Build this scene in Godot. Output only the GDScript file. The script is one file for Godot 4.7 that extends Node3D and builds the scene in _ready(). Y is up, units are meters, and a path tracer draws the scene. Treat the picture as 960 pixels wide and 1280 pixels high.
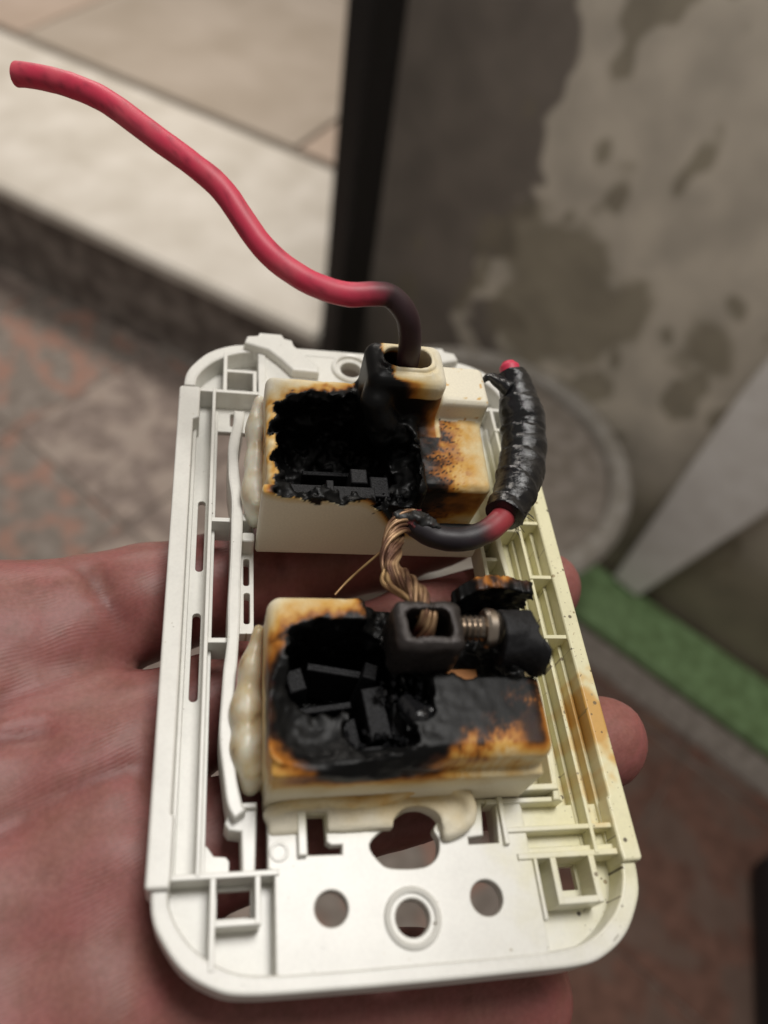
extends Node3D
# A burnt double socket on its white frame, held level in a left hand above a doorway floor at night.
# Everything that belongs to the frame is laid out in millimetres: x across, y along, z out of the back of the frame.

const MM := 0.001
var pose := Transform3D(Basis(Vector3(0.963009, -0.073105, -0.259364), Vector3(-0.258145, 0.025825, -0.965761), Vector3(0.0773, 0.99699, 0.005998)), Vector3(-0.02093, 1.033502, -0.022517))
var taken := {}
var big: FastNoiseLite
var fine: FastNoiseLite
var M := {}

class Geo:
	var v := PackedVector3Array()
	var n := PackedVector3Array()
	var c := PackedColorArray()
	var uv := PackedVector2Array()
	var ix := PackedInt32Array()
	func p(a: Vector3, nr: Vector3, col := Color.WHITE, t := Vector2.INF) -> int:
		v.append(a); n.append(nr); c.append(col)
		uv.append(Vector2((a.x + 3.0) / 80.0, 1.0 - (a.y + 16.0) / 128.0) if t == Vector2.INF else t)
		return v.size() - 1
	func tri(a: int, b: int, d: int) -> void:
		# keep the winding clockwise as seen from the side the normals point to
		var g := (v[b] - v[a]).cross(v[d] - v[a])
		if g.dot(n[a] + n[b] + n[d]) > 0.0:
			ix.append(a); ix.append(d); ix.append(b)
		else:
			ix.append(a); ix.append(b); ix.append(d)
	func quad(a: int, b: int, d: int, e: int) -> void:
		tri(a, b, d); tri(a, d, e)

func _ready() -> void:
	# ---- camera, light, exposure
	var cam := Camera3D.new(); cam.name = "camera"
	cam.transform = Transform3D(Basis(Vector3(0.979708, 0.124971, -0.1567), Vector3(-0.200431, 0.610856, -0.765951), Vector3(0, 0.781816, 0.623509)), Vector3(0, 1.15, 0))
	cam.fov = 65.24; cam.near = 0.01; cam.far = 60.0
	add_child(cam); cam.current = true
	var lens := CameraAttributesPhysical.new()
	lens.frustum_focal_length = 35.0; lens.exposure_aperture = 13.0; lens.frustum_focus_distance = 0.140
	var env := Environment.new()
	env.background_mode = Environment.BG_COLOR
	env.background_color = Color(0.205, 0.19, 0.175).linear_to_srgb()
	env.tonemap_mode = Environment.TONE_MAPPER_LINEAR
	env.tonemap_exposure = 1.02
	env.sdfgi_enabled = true; env.ssao_enabled = true; env.ssil_enabled = true
	var we := WorldEnvironment.new(); we.name = "world"; we.environment = env; we.camera_attributes = lens
	add_child(we)
	lamp("porch_lamp", Vector3(0.2, 2.3, -0.38), Vector2(0.42, 0.42), Color(1.0, 0.975, 0.94), 1.48)
	lamp("room_lamp", Vector3(-0.75, 1.95, -1.95), Vector2(0.5, 0.5), Color(1.0, 0.93, 0.85), 3.0)

	big = FastNoiseLite.new(); big.seed = 5; big.frequency = 0.16; big.fractal_octaves = 3
	fine = FastNoiseLite.new(); fine.seed = 9; fine.frequency = 0.55; fine.fractal_octaves = 3
	make_materials()
	make_place()
	make_hand()
	make_frame()
	make_upper_socket()
	make_lower_socket()
	make_wires()

func lamp(called: String, at: Vector3, size: Vector2, col: Color, e: float) -> void:
	var l := AreaLight3D.new(); l.name = called
	l.position = at; l.rotation.x = -PI / 2; l.area_size = size; l.area_normalize_energy = true
	l.light_color = col.linear_to_srgb(); l.light_energy = e; l.area_range = 12.0; l.area_attenuation = 2.0; l.shadow_enabled = true
	add_child(l)

# ---------------------------------------------------------------- things and parts
func numbered(s: String) -> String:
	if not taken.has(s):
		taken[s] = 0; return s
	taken[s] += 1
	return "%s_%03d" % [s, taken[s]]

func tag(o: Node3D, label: String, category := "", group := "", kind := "") -> Node3D:
	if label: o.set_meta("label", label)
	if category: o.set_meta("category", category)
	if group: o.set_meta("group", group)
	if kind: o.set_meta("kind", kind)
	return o

func thing(called: String, label: String, category: String, t: Transform3D) -> Node3D:
	var o := Node3D.new(); o.name = numbered(called); o.transform = t
	add_child(o, true)
	return tag(o, label, category)

func on_frame(base: Vector3) -> Transform3D:
	return pose * Transform3D(Basis(), base * MM)

func mesh_of(g: Geo, off := Vector3.ZERO, s := MM) -> ArrayMesh:
	var vv := PackedVector3Array(); vv.resize(g.v.size())
	for i in g.v.size():
		vv[i] = (g.v[i] - off) * s
	var a := []; a.resize(Mesh.ARRAY_MAX)
	a[Mesh.ARRAY_VERTEX] = vv; a[Mesh.ARRAY_NORMAL] = g.n; a[Mesh.ARRAY_COLOR] = g.c; a[Mesh.ARRAY_TEX_UV] = g.uv; a[Mesh.ARRAY_INDEX] = g.ix
	var m := ArrayMesh.new(); m.add_surface_from_arrays(Mesh.PRIMITIVE_TRIANGLES, a)
	return m

func part(called: String, g: Geo, mat: Material, parent: Node3D, off := Vector3.ZERO, s := MM) -> MeshInstance3D:
	var o := MeshInstance3D.new(); o.name = called; o.mesh = mesh_of(g, off, s); o.material_override = mat
	parent.add_child(o, true)
	return o

# ---------------------------------------------------------------- shapes
func smooth_line(a: Array, per := 4, closed := false) -> PackedVector2Array:
	var out := PackedVector2Array()
	var k := a.size()
	for i in (k if closed else k - 1):
		var p0: Vector2 = a[(i - 1 + k) % k] if closed or i > 0 else a[0]
		var p1: Vector2 = a[i]; var p2: Vector2 = a[(i + 1) % k]
		var p3: Vector2 = a[(i + 2) % k] if closed or i + 2 < k else a[k - 1]
		for j in per:
			out.append(p1.cubic_interpolate(p2, p0, p3, float(j) / per))
	if not closed: out.append(a[k - 1])
	return out

func smooth_path(a: Array, per := 6) -> PackedVector3Array:
	var out := PackedVector3Array()
	var k := a.size()
	for i in k - 1:
		var p0: Vector3 = a[maxi(i - 1, 0)]; var p1: Vector3 = a[i]; var p2: Vector3 = a[i + 1]; var p3: Vector3 = a[mini(i + 2, k - 1)]
		for j in per:
			out.append(p1.cubic_interpolate(p2, p0, p3, float(j) / per))
	out.append(a[k - 1])
	return out

func rect(x0: float, y0: float, x1: float, y1: float) -> PackedVector2Array:
	return PackedVector2Array([Vector2(x0, y0), Vector2(x1, y0), Vector2(x1, y1), Vector2(x0, y1)])

func rrect(x0: float, y0: float, x1: float, y1: float, r: float) -> PackedVector2Array:
	var out := PackedVector2Array()
	for q in [[x1 - r, y0 + r, -PI / 2], [x1 - r, y1 - r, 0.0], [x0 + r, y1 - r, PI / 2], [x0 + r, y0 + r, PI]]:
		for j in 5:
			var t: float = q[2] + j * PI / 8
			out.append(Vector2(q[0] + r * cos(t), q[1] + r * sin(t)))
	return out

func circle(x: float, y: float, r: float, k := 28) -> PackedVector2Array:
	var out := PackedVector2Array()
	for j in k:
		out.append(Vector2(x + r * cos(TAU * j / k), y + r * sin(TAU * j / k)))
	return out

func inset(a: PackedVector2Array, b: float) -> PackedVector2Array:
	var out := PackedVector2Array()
	var k := a.size()
	for i in k:
		var e1 := (a[i] - a[(i - 1 + k) % k]).normalized(); var e2 := (a[(i + 1) % k] - a[i]).normalized()
		var n1 := Vector2(e1.y, -e1.x); var n2 := Vector2(e2.y, -e2.x)
		out.append(a[i] - (n1 + n2) * (b / maxf(0.35, 1.0 + n1.dot(n2))))
	return out

func ring_wall(g: Geo, a: PackedVector2Array, z0: float, z1: float, b: float) -> void:
	var k := a.size()
	var ins := inset(a, b)
	for i in k:
		var j := (i + 1) % k
		var e := (a[j] - a[i]).normalized(); var ne := Vector2(e.y, -e.x)
		var ep := (a[i] - a[(i - 1 + k) % k]).normalized(); var np := Vector2(ep.y, -ep.x)
		var en := (a[(j + 1) % k] - a[j]).normalized(); var nn := Vector2(en.y, -en.x)
		var na := (ne + np).normalized() if ne.dot(np) > 0.7 else ne
		var nb := (ne + nn).normalized() if ne.dot(nn) > 0.7 else ne
		var A := Vector3(na.x, na.y, 0); var B := Vector3(nb.x, nb.y, 0)
		var zt := z1 - b if b > 0 else z1
		g.quad(g.p(Vector3(a[i].x, a[i].y, z0), A), g.p(Vector3(a[j].x, a[j].y, z0), B), g.p(Vector3(a[j].x, a[j].y, zt), B), g.p(Vector3(a[i].x, a[i].y, zt), A))
		if b > 0:
			var m := (a[i] * 0.3 + ins[i] * 0.7); var m2 := (a[j] * 0.3 + ins[j] * 0.7)
			m = a[i].lerp(ins[i], 0.3); m2 = a[j].lerp(ins[j], 0.3)
			var zm := z1 - b * 0.3
			var A1 := (A + Vector3.BACK).normalized(); var B1 := (B + Vector3.BACK).normalized()
			g.quad(g.p(Vector3(a[i].x, a[i].y, zt), A), g.p(Vector3(a[j].x, a[j].y, zt), B), g.p(Vector3(m2.x, m2.y, zm), B1), g.p(Vector3(m.x, m.y, zm), A1))
			g.quad(g.p(Vector3(m.x, m.y, zm), A1), g.p(Vector3(m2.x, m2.y, zm), B1), g.p(Vector3(ins[j].x, ins[j].y, z1), Vector3.BACK), g.p(Vector3(ins[i].x, ins[i].y, z1), Vector3.BACK))

# a plate with holes, from z0 to z1, its upper edges rounded by b
func slab(g: Geo, a: PackedVector2Array, holes: Array, z0: float, z1: float, b := 0.25) -> Geo:
	if Geometry2D.is_polygon_clockwise(a) == (a.size() > 0 and signed_area(a) > 0): pass
	if signed_area(a) < 0: a.reverse()
	ring_wall(g, a, z0, z1, b)
	var hs := []
	for h in holes:
		var q: PackedVector2Array = h
		if signed_area(q) > 0: q.reverse()      # walked the other way round, so that its walls face in
		ring_wall(g, q, z0, z1, b)
		hs.append(q)
	cap(g, inset(a, b), hs, b, z1, Vector3.BACK)
	cap(g, a, hs, 0.0, z0, Vector3.FORWARD)
	return g

func cap(g: Geo, a: PackedVector2Array, hs: Array, b: float, z: float, nr: Vector3) -> void:
	var pieces := [a]
	for h in hs:
		var q := inset(h, b); q.reverse()
		var cx := 0.0
		for t in q: cx += t.x / q.size()
		var next := []
		for pc in pieces:
			for side in [rect(-900, -900, cx, 900), rect(cx, -900, 900, 900)]:
				for half in Geometry2D.intersect_polygons(pc, side):
					for rest in Geometry2D.clip_polygons(half, q): next.append(rest)
		pieces = next
	var sound := []
	for pc in pieces:                             # an outline that crosses itself at a tight corner is cleaned first
		if Geometry2D.triangulate_polygon(pc).is_empty(): sound.append_array(Geometry2D.offset_polygon(pc, -0.02))
		else: sound.append(pc)
	for pc in sound:
		var t := Geometry2D.triangulate_polygon(pc)
		var at := g.v.size()
		for w in pc: g.p(Vector3(w.x, w.y, z), nr)
		for i in range(0, t.size(), 3): g.tri(at + t[i], at + t[i + 1], at + t[i + 2])

func signed_area(a: PackedVector2Array) -> float:
	var s := 0.0
	for i in a.size(): s += a[i].cross(a[(i + 1) % a.size()])
	return s

func box(g: Geo, x0: float, y0: float, z0: float, x1: float, y1: float, z1: float, b := 0.18) -> Geo:
	return slab(g, rect(x0, y0, x1, y1), [], z0, z1, b)

# a solid of revolution about an axis: pairs of (radius, height)
func lathe(g: Geo, at: Vector3, axis: Vector3, prof: Array, sides := 32, col := Color.WHITE) -> Geo:
	var w := axis.normalized(); var uu := w.cross(Vector3(0.31, 0.2, 0.93) if absf(w.z) < 0.9 else Vector3.RIGHT).normalized(); var vv := w.cross(uu)
	for i in prof.size() - 1:
		var a: Vector2 = prof[i]; var d: Vector2 = prof[i + 1]
		var t := (d - a).normalized(); var nr := Vector2(t.y, -t.x)
		var ids := []
		for j in sides + 1:
			var r := uu * cos(TAU * j / sides) + vv * sin(TAU * j / sides)
			var nn := r * nr.x + w * nr.y
			ids.append([g.p(at + r * a.x + w * a.y, nn, col), g.p(at + r * d.x + w * d.y, nn, col)])
		for j in sides: g.quad(ids[j][0], ids[j + 1][0], ids[j + 1][1], ids[j][1])
	return g

# a tube along a path; shape(s along, angle) gives the radius, tint(point, s) the colour
func tube(g: Geo, path: PackedVector3Array, sides: int, shape: Callable, tint = null, round_ends := true) -> Geo:
	var k := path.size()
	var up := Vector3(0.13, 0.21, 0.97)
	var rows := []
	var s := 0.0
	var t0 := (path[1] - path[0]).normalized()
	var uu := t0.cross(up).normalized()
	var first := 0; var pts := []; var dirs := []; var us := []; var ss := []
	for i in k:
		if i > 0: s += path[i].distance_to(path[i - 1])
		var t := (path[mini(i + 1, k - 1)] - path[maxi(i - 1, 0)]).normalized()
		uu = (uu - t * uu.dot(t)).normalized()
		pts.append(path[i]); dirs.append(t); us.append(uu); ss.append(s)
	var base := g.v.size()
	for i in k:
		var vv: Vector3 = dirs[i].cross(us[i])
		for j in sides:
			var th := TAU * j / sides
			var r: float = shape.call(ss[i], th)
			var dir: Vector3 = us[i] * cos(th) + vv * sin(th)
			var q: Vector3 = pts[i] + dir * r
			g.p(q, Vector3.ZERO, tint.call(q, ss[i]) if tint != null else Color.WHITE, Vector2(float(j) / sides, ss[i] * 0.1))
	for i in k - 1:
		for j in sides:
			var a := base + i * sides + j; var b := base + i * sides + (j + 1) % sides
			var d := b + sides; var e := a + sides
			for q in [[a, d, b], [a, e, d]]:
				var nr := (g.v[q[2]] - g.v[q[0]]).cross(g.v[q[1]] - g.v[q[0]])
				var out: Vector3 = g.v[q[0]] - pts[i]
				if nr.dot(out) < 0: nr = -nr
				for z in q: g.n[z] += nr
				g.ix.append(q[0]); g.ix.append(q[1]); g.ix.append(q[2])
	for i in range(base, g.v.size()): g.n[i] = g.n[i].normalized()
	if round_ends:
		for end in [0, k - 1]:
			var out: Vector3 = -dirs[0] if end == 0 else dirs[k - 1]
			var col: Color = g.c[base + end * sides]
			var ids := []
			for j in sides: ids.append(g.p(g.v[base + end * sides + j], (out + g.n[base + end * sides + j] * 0.3).normalized(), col))
			var r0: float = shape.call(ss[end], 0.0)
			var mid := g.p(pts[end] + out * r0 * 0.12, out, col)
			for j in sides: g.tri(ids[j], ids[(j + 1) % sides], mid)
	return g

static func rbox(p: Vector3, a: Vector3, b: Vector3, r: float) -> float:
	var q := (p - (a + b) * 0.5).abs() - (b - a) * 0.5 + Vector3(r, r, r)
	return q.max(Vector3.ZERO).length() + minf(maxf(q.x, maxf(q.y, q.z)), 0.0) - r

static func caps(p: Vector3, a: Vector3, b: Vector3, ra: float, rb: float) -> float:
	var ab := b - a
	var t := clampf((p - a).dot(ab) / ab.length_squared(), 0.0, 1.0)
	return p.distance_to(a + ab * t) - lerpf(ra, rb, t)

static func smin(a: float, b: float, k: float) -> float:
	var h := maxf(k - absf(a - b), 0.0) / k
	return minf(a, b) - h * h * k * 0.25

# surface nets over a field: blocks of cells far from the surface are skipped
func nets(lo: Vector3, hi: Vector3, h: float, f: Callable, tint: Callable, slack := 0.8) -> Geo:
	const B := 4
	var g := Geo.new()
	var nb := ((hi - lo) / (h * B)).ceil()
	var bx := int(nb.x); var by := int(nb.y); var bz := int(nb.z)
	var nx := bx * B + 1; var ny := by * B + 1; var nz := bz * B + 1
	var sx := 1; var sy := nx; var sz := nx * ny
	var val := PackedFloat32Array(); val.resize(nx * ny * nz); val.fill(1.0)
	var act := PackedInt32Array()
	var reach := h * B * 0.5 * 1.74 + slack
	for k in bz + 1:
		for j in by + 1:
			for i in bx + 1:
				var cpt := lo + Vector3(i + 0.5, j + 0.5, k + 0.5) * (h * B)
				var d: float = f.call(cpt)
				var full := absf(d) < reach
				if full and i < bx and j < by and k < bz: act.append(i); act.append(j); act.append(k)
				for kk in B:
					var z := k * B + kk
					if z >= nz: break
					for jj in B:
						var y := j * B + jj
						if y >= ny: break
						for ii in B:
							var x := i * B + ii
							if x >= nx: break
							val[x + y * sy + z * sz] = f.call(lo + Vector3(x, y, z) * h) if full else d
	var id := PackedInt32Array(); id.resize(nx * ny * nz); id.fill(-1)
	var cells := PackedInt32Array()
	var off := PackedInt32Array([0, sx, sy, sx + sy, sz, sx + sz, sy + sz, sx + sy + sz])
	var ea := PackedInt32Array([0, 2, 4, 6, 0, 1, 4, 5, 0, 1, 2, 3]); var eb := PackedInt32Array([1, 3, 5, 7, 2, 3, 6, 7, 4, 5, 6, 7])
	var cn: Array[Vector3] = [Vector3(0, 0, 0), Vector3(1, 0, 0), Vector3(0, 1, 0), Vector3(1, 1, 0), Vector3(0, 0, 1), Vector3(1, 0, 1), Vector3(0, 1, 1), Vector3(1, 1, 1)]
	for q in range(0, act.size(), 3):
		for kk in B:
			for jj in B:
				for ii in B:
					var x := act[q] * B + ii; var y := act[q + 1] * B + jj; var z := act[q + 2] * B + kk
					var at := x + y * sy + z * sz
					var mask := 0
					for e in 8:
						if val[at + off[e]] < 0.0: mask |= 1 << e
					if mask == 0 or mask == 255: continue
					var sum := Vector3.ZERO; var cnt := 0
					for e in 12:
						var va := val[at + off[ea[e]]]; var vb := val[at + off[eb[e]]]
						if (va < 0.0) != (vb < 0.0):
							sum += cn[ea[e]].lerp(cn[eb[e]], va / (va - vb)); cnt += 1
					var pt := lo + (Vector3(x, y, z) + sum / cnt) * h
					id[at] = g.p(pt, Vector3.ZERO)
					cells.append(at)
	for at in cells:
		var x := at % nx; var y := (at / nx) % ny; var z := at / sz
		var s0 := val[at] < 0.0
		for ax in 3:
			var st: int = [sx, sy, sz][ax]; var o1: int = [sy, sz, sx][ax]; var o2: int = [sz, sx, sy][ax]
			if (val[at + st] < 0.0) == s0: continue
			if (ax != 0 and x == 0) or (ax != 1 and y == 0) or (ax != 2 and z == 0): continue
			var a := id[at]; var b := id[at - o1]; var c := id[at - o1 - o2]; var d := id[at - o2]
			if b < 0 or c < 0 or d < 0: continue
			if s0: quad_n(g, a, d, c, b)
			else: quad_n(g, a, b, c, d)
	for i in g.v.size():
		g.n[i] = g.n[i].normalized() if g.n[i].length_squared() > 1e-12 else Vector3.BACK
		g.c[i] = tint.call(g.v[i], g.n[i])
	return g

func quad_n(g: Geo, a: int, b: int, c: int, d: int) -> void:
	var nr := (g.v[c] - g.v[a]).cross(g.v[b] - g.v[d])
	g.n[a] += nr; g.n[b] += nr; g.n[c] += nr; g.n[d] += nr
	g.ix.append(a); g.ix.append(b); g.ix.append(c); g.ix.append(a); g.ix.append(c); g.ix.append(d)

# ---------------------------------------------------------------- materials
func noise_tex(seed_: int, freq: float, lo: Color, hi: Color, px := 512, oct := 4, bump := 0.0) -> NoiseTexture2D:
	var f := FastNoiseLite.new(); f.seed = seed_; f.frequency = freq; f.fractal_octaves = oct
	var t := NoiseTexture2D.new(); t.width = px; t.height = px; t.seamless = true; t.noise = f
	if bump > 0.0:
		t.as_normal_map = true; t.bump_strength = bump
	else:
		var gr := Gradient.new(); gr.set_color(0, lo); gr.set_color(1, hi); t.color_ramp = gr
	return t

func mat(col: Color, rough := 0.6, vertex := false) -> StandardMaterial3D:
	var m := StandardMaterial3D.new()
	m.albedo_color = col.linear_to_srgb(); m.roughness = rough; m.vertex_color_use_as_albedo = vertex
	return m

func tri_tex(m: StandardMaterial3D, t: Texture2D, per_metre: float, normal: Texture2D = null, strength := 0.5, world := false) -> StandardMaterial3D:
	m.uv1_triplanar = true; m.uv1_world_triplanar = world; m.uv1_scale = Vector3.ONE * per_metre
	if t: m.albedo_texture = t
	if normal:
		m.normal_enabled = true; m.normal_texture = normal; m.normal_scale = strength
	return m

func make_materials() -> void:
	var speck := noise_tex(3, 0.05, Color(0.95, 0.95, 0.95), Color(1, 1, 1))
	var grain := noise_tex(4, 0.06, Color.BLACK, Color.WHITE, 512, 4, 6.0)
	M.white = mat(Color.WHITE, 0.3); M.white.albedo_texture = frame_stains()
	M.white.metallic_specular = 0.45
	M.burnt = tri_tex(mat(Color.WHITE, 0.42, true), speck, 70.0, grain, 0.06)
	M.char = tri_tex(mat(Color(0.016, 0.015, 0.016), 0.52), null, 120.0, grain, 0.7)
	M.char_gloss = tri_tex(mat(Color(0.01, 0.01, 0.011), 0.16), null, 120.0, grain, 0.35)
	M.scorched = tri_tex(mat(Color(0.017, 0.017, 0.019), 0.58), noise_tex(8, 0.03, Color(0.5, 0.5, 0.5), Color(1, 1, 1)), 60.0, grain, 0.5)
	M.burnt.metallic_specular = 0.28
	M.scorched.metallic_specular = 0.34
	M.glue = mat(Color.WHITE, 0.38, true); M.glue.subsurf_scatter_enabled = true; M.glue.subsurf_scatter_strength = 0.22
	M.wire = tri_tex(mat(Color.WHITE, 0.5, true), speck, 90.0, grain, 0.12)
	M.tape = tri_tex(mat(Color(0.010, 0.010, 0.011), 0.13), null, 130.0, grain, 0.6)
	M.copper = mat(Color.WHITE, 0.45, true); M.copper.metallic = 0.55
	M.steel = mat(Color(0.42, 0.36, 0.3), 0.32); M.steel.metallic = 1.0
	M.brass = mat(Color(0.62, 0.3, 0.08), 0.35); M.brass.metallic = 0.8
	M.tarnish = mat(Color(0.26, 0.10, 0.022), 0.6); M.tarnish.metallic = 0.3
	M.sooty_metal = tri_tex(mat(Color(0.04, 0.034, 0.032), 0.42), null, 110.0, grain, 0.6); M.sooty_metal.metallic = 0.5
	M.skin = tri_tex(mat(Color.WHITE, 0.47, true), noise_tex(21, 0.035, Color(0.88, 0.84, 0.83), Color(1, 1, 1)), 42.0)
	M.skin.heightmap_enabled = true; M.skin.heightmap_texture = ridge_texture(); M.skin.heightmap_scale = 0.006
	M.skin.subsurf_scatter_enabled = true; M.skin.subsurf_scatter_strength = 0.12
	M.skin.metallic_specular = 0.4

func ridge_texture() -> Texture2D:
	# skin lines: fine wavering ridges that come and go, and pores between small folds; the picture repeats without a seam
	var n := 512
	var im := Image.create(n, n, false, Image.FORMAT_L8)
	var cr := FastNoiseLite.new(); cr.seed = 33; cr.frequency = 0.03; cr.noise_type = FastNoiseLite.TYPE_CELLULAR; cr.cellular_return_type = FastNoiseLite.RETURN_DISTANCE2_SUB
	var cells := cr.get_seamless_image(n, n)
	for y in n:
		for x in n:
			var u := TAU * x / n; var v := TAU * y / n
			var w := 1.5 * sin(2 * u + v + 1.0) + 1.1 * sin(u - 3 * v + 2.0) + 0.7 * sin(4 * u + 3 * v)
			var a := 0.5 + 0.5 * sin(34.0 * v + 16.0 * u + w)
			var mask := clampf(0.5 + 0.6 * sin(u + v + 0.5) + 0.5 * sin(2 * u - v + 2.1) + 0.3 * sin(3 * v + u), 0.05, 1.0)
			var t := 0.3 + 0.32 * a * mask + 0.38 * cells.get_pixel(x, y).r * (1.1 - 0.7 * mask)
			im.set_pixel(x, y, Color(t, t, t))
	return ImageTexture.create_from_image(im)

func frame_stains() -> Texture2D:
	var w := 640; var h := 1024
	var im := Image.create(w, h, false, Image.FORMAT_RGB8)
	var white := Color(0.858, 0.852, 0.825); var yellow := Color(0.87, 0.85, 0.70); var orange := Color(0.74, 0.52, 0.2); var brown := Color(0.42, 0.25, 0.1)
	for j in h:
		var y := (1.0 - (j + 0.5) / h) * 128.0 - 16.0
		for i in w:
			var x := (i + 0.5) / w * 80.0 - 3.0
			var nz := big.get_noise_2d(x, y); var n2 := fine.get_noise_2d(x * 2.0, y * 2.0)
			var ye := smoothstep(46.0, 64.0, x + nz * 5.0) * smoothstep(94.0, 70.0, y) * smoothstep(-16.0, 6.0, y + nz * 3.0) * 0.95
			ye = maxf(ye, 0.75 * smoothstep(7.0, 2.0, absf(y - 11.5 + nz)) * smoothstep(16.0, 24.0, x) * smoothstep(60.0, 48.0, x))
			var col := white.lerp(yellow, clampf(ye, 0, 1))
			var o := smoothstep(5.5, 2.0, Vector2((x - 70.8) * 1.5, (y - 22.0) * 0.5).length() + nz * 3.0) * 0.75
			o = maxf(o, 0.35 * smoothstep(5.0, 1.5, Vector2((x - 67.5) * 1.6, (y - 17.0) * 0.35).length() + nz * 3.5))
			col = col.lerp(orange, o)
			var b := smoothstep(3.4, 0.6, absf(y - 11.8 + nz * 1.4)) * smoothstep(20.0, 30.0, x + nz * 4.0) * smoothstep(52.0, 42.0, x)
			col = col.lerp(brown, b * (0.45 + 0.4 * n2))
			col = col.darkened(clampf(0.025 * nz + 0.022 * n2 + 0.012, 0, 0.06))
			im.set_pixel(i, j, col)
	var rng := RandomNumberGenerator.new(); rng.seed = 77
	for k in 420:                                 # soot specks and short scratches, thickest on the right rail
		var right := rng.randf() < 0.72
		var x := rng.randf_range(62, 73) if right else rng.randf_range(0, 72)
		var y := rng.randf_range(-12, 80) if right else rng.randf_range(-12, 106)
		var r := rng.randf() ** 4 * (2.4 if right else 1.3) + 0.35
		var dark := Color(0.15, 0.12, 0.09).lerp(Color(0.62, 0.55, 0.4), rng.randf())
		var px := int((x + 3.0) / 80.0 * w); var py := int((1.0 - (y + 16.0) / 128.0) * h)
		var run := rng.randi_range(4, 11) if rng.randf() < 0.05 else 0
		var dir := Vector2.from_angle(rng.randf_range(0.3, 1.1))
		for s in run + 1:
			for a in range(-3, 4):
				for c in range(-3, 4):
					var X := px + a + int(dir.x * s); var Y := py + c - int(dir.y * s)
					var rr := r if run == 0 else 0.8
					if X >= 0 and Y >= 0 and X < w and Y < h and Vector2(a, c).length() <= rr:
						im.set_pixel(X, Y, im.get_pixel(X, Y).lerp(dark, 0.75))
	im.generate_mipmaps()
	return ImageTexture.create_from_image(im)

# scorch colours by the distance in mm outside the charred edge (pigment, not shade)
func scorch(d: float) -> Color:
	var st := [-0.6, 0.5, 1.6, 3.0, 5.5, 10.0]
	var cs := [Color(0.006, 0.0055, 0.006), Color(0.05, 0.022, 0.012), Color(0.36, 0.13, 0.022), Color(0.60, 0.34, 0.085), Color(0.68, 0.55, 0.31), Color(0.74, 0.67, 0.5)]
	if d <= st[0]: return cs[0]
	for i in 5:
		if d < st[i + 1]: return cs[i].lerp(cs[i + 1], (d - st[i]) / (st[i + 1] - st[i]))
	return cs[5]

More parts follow.
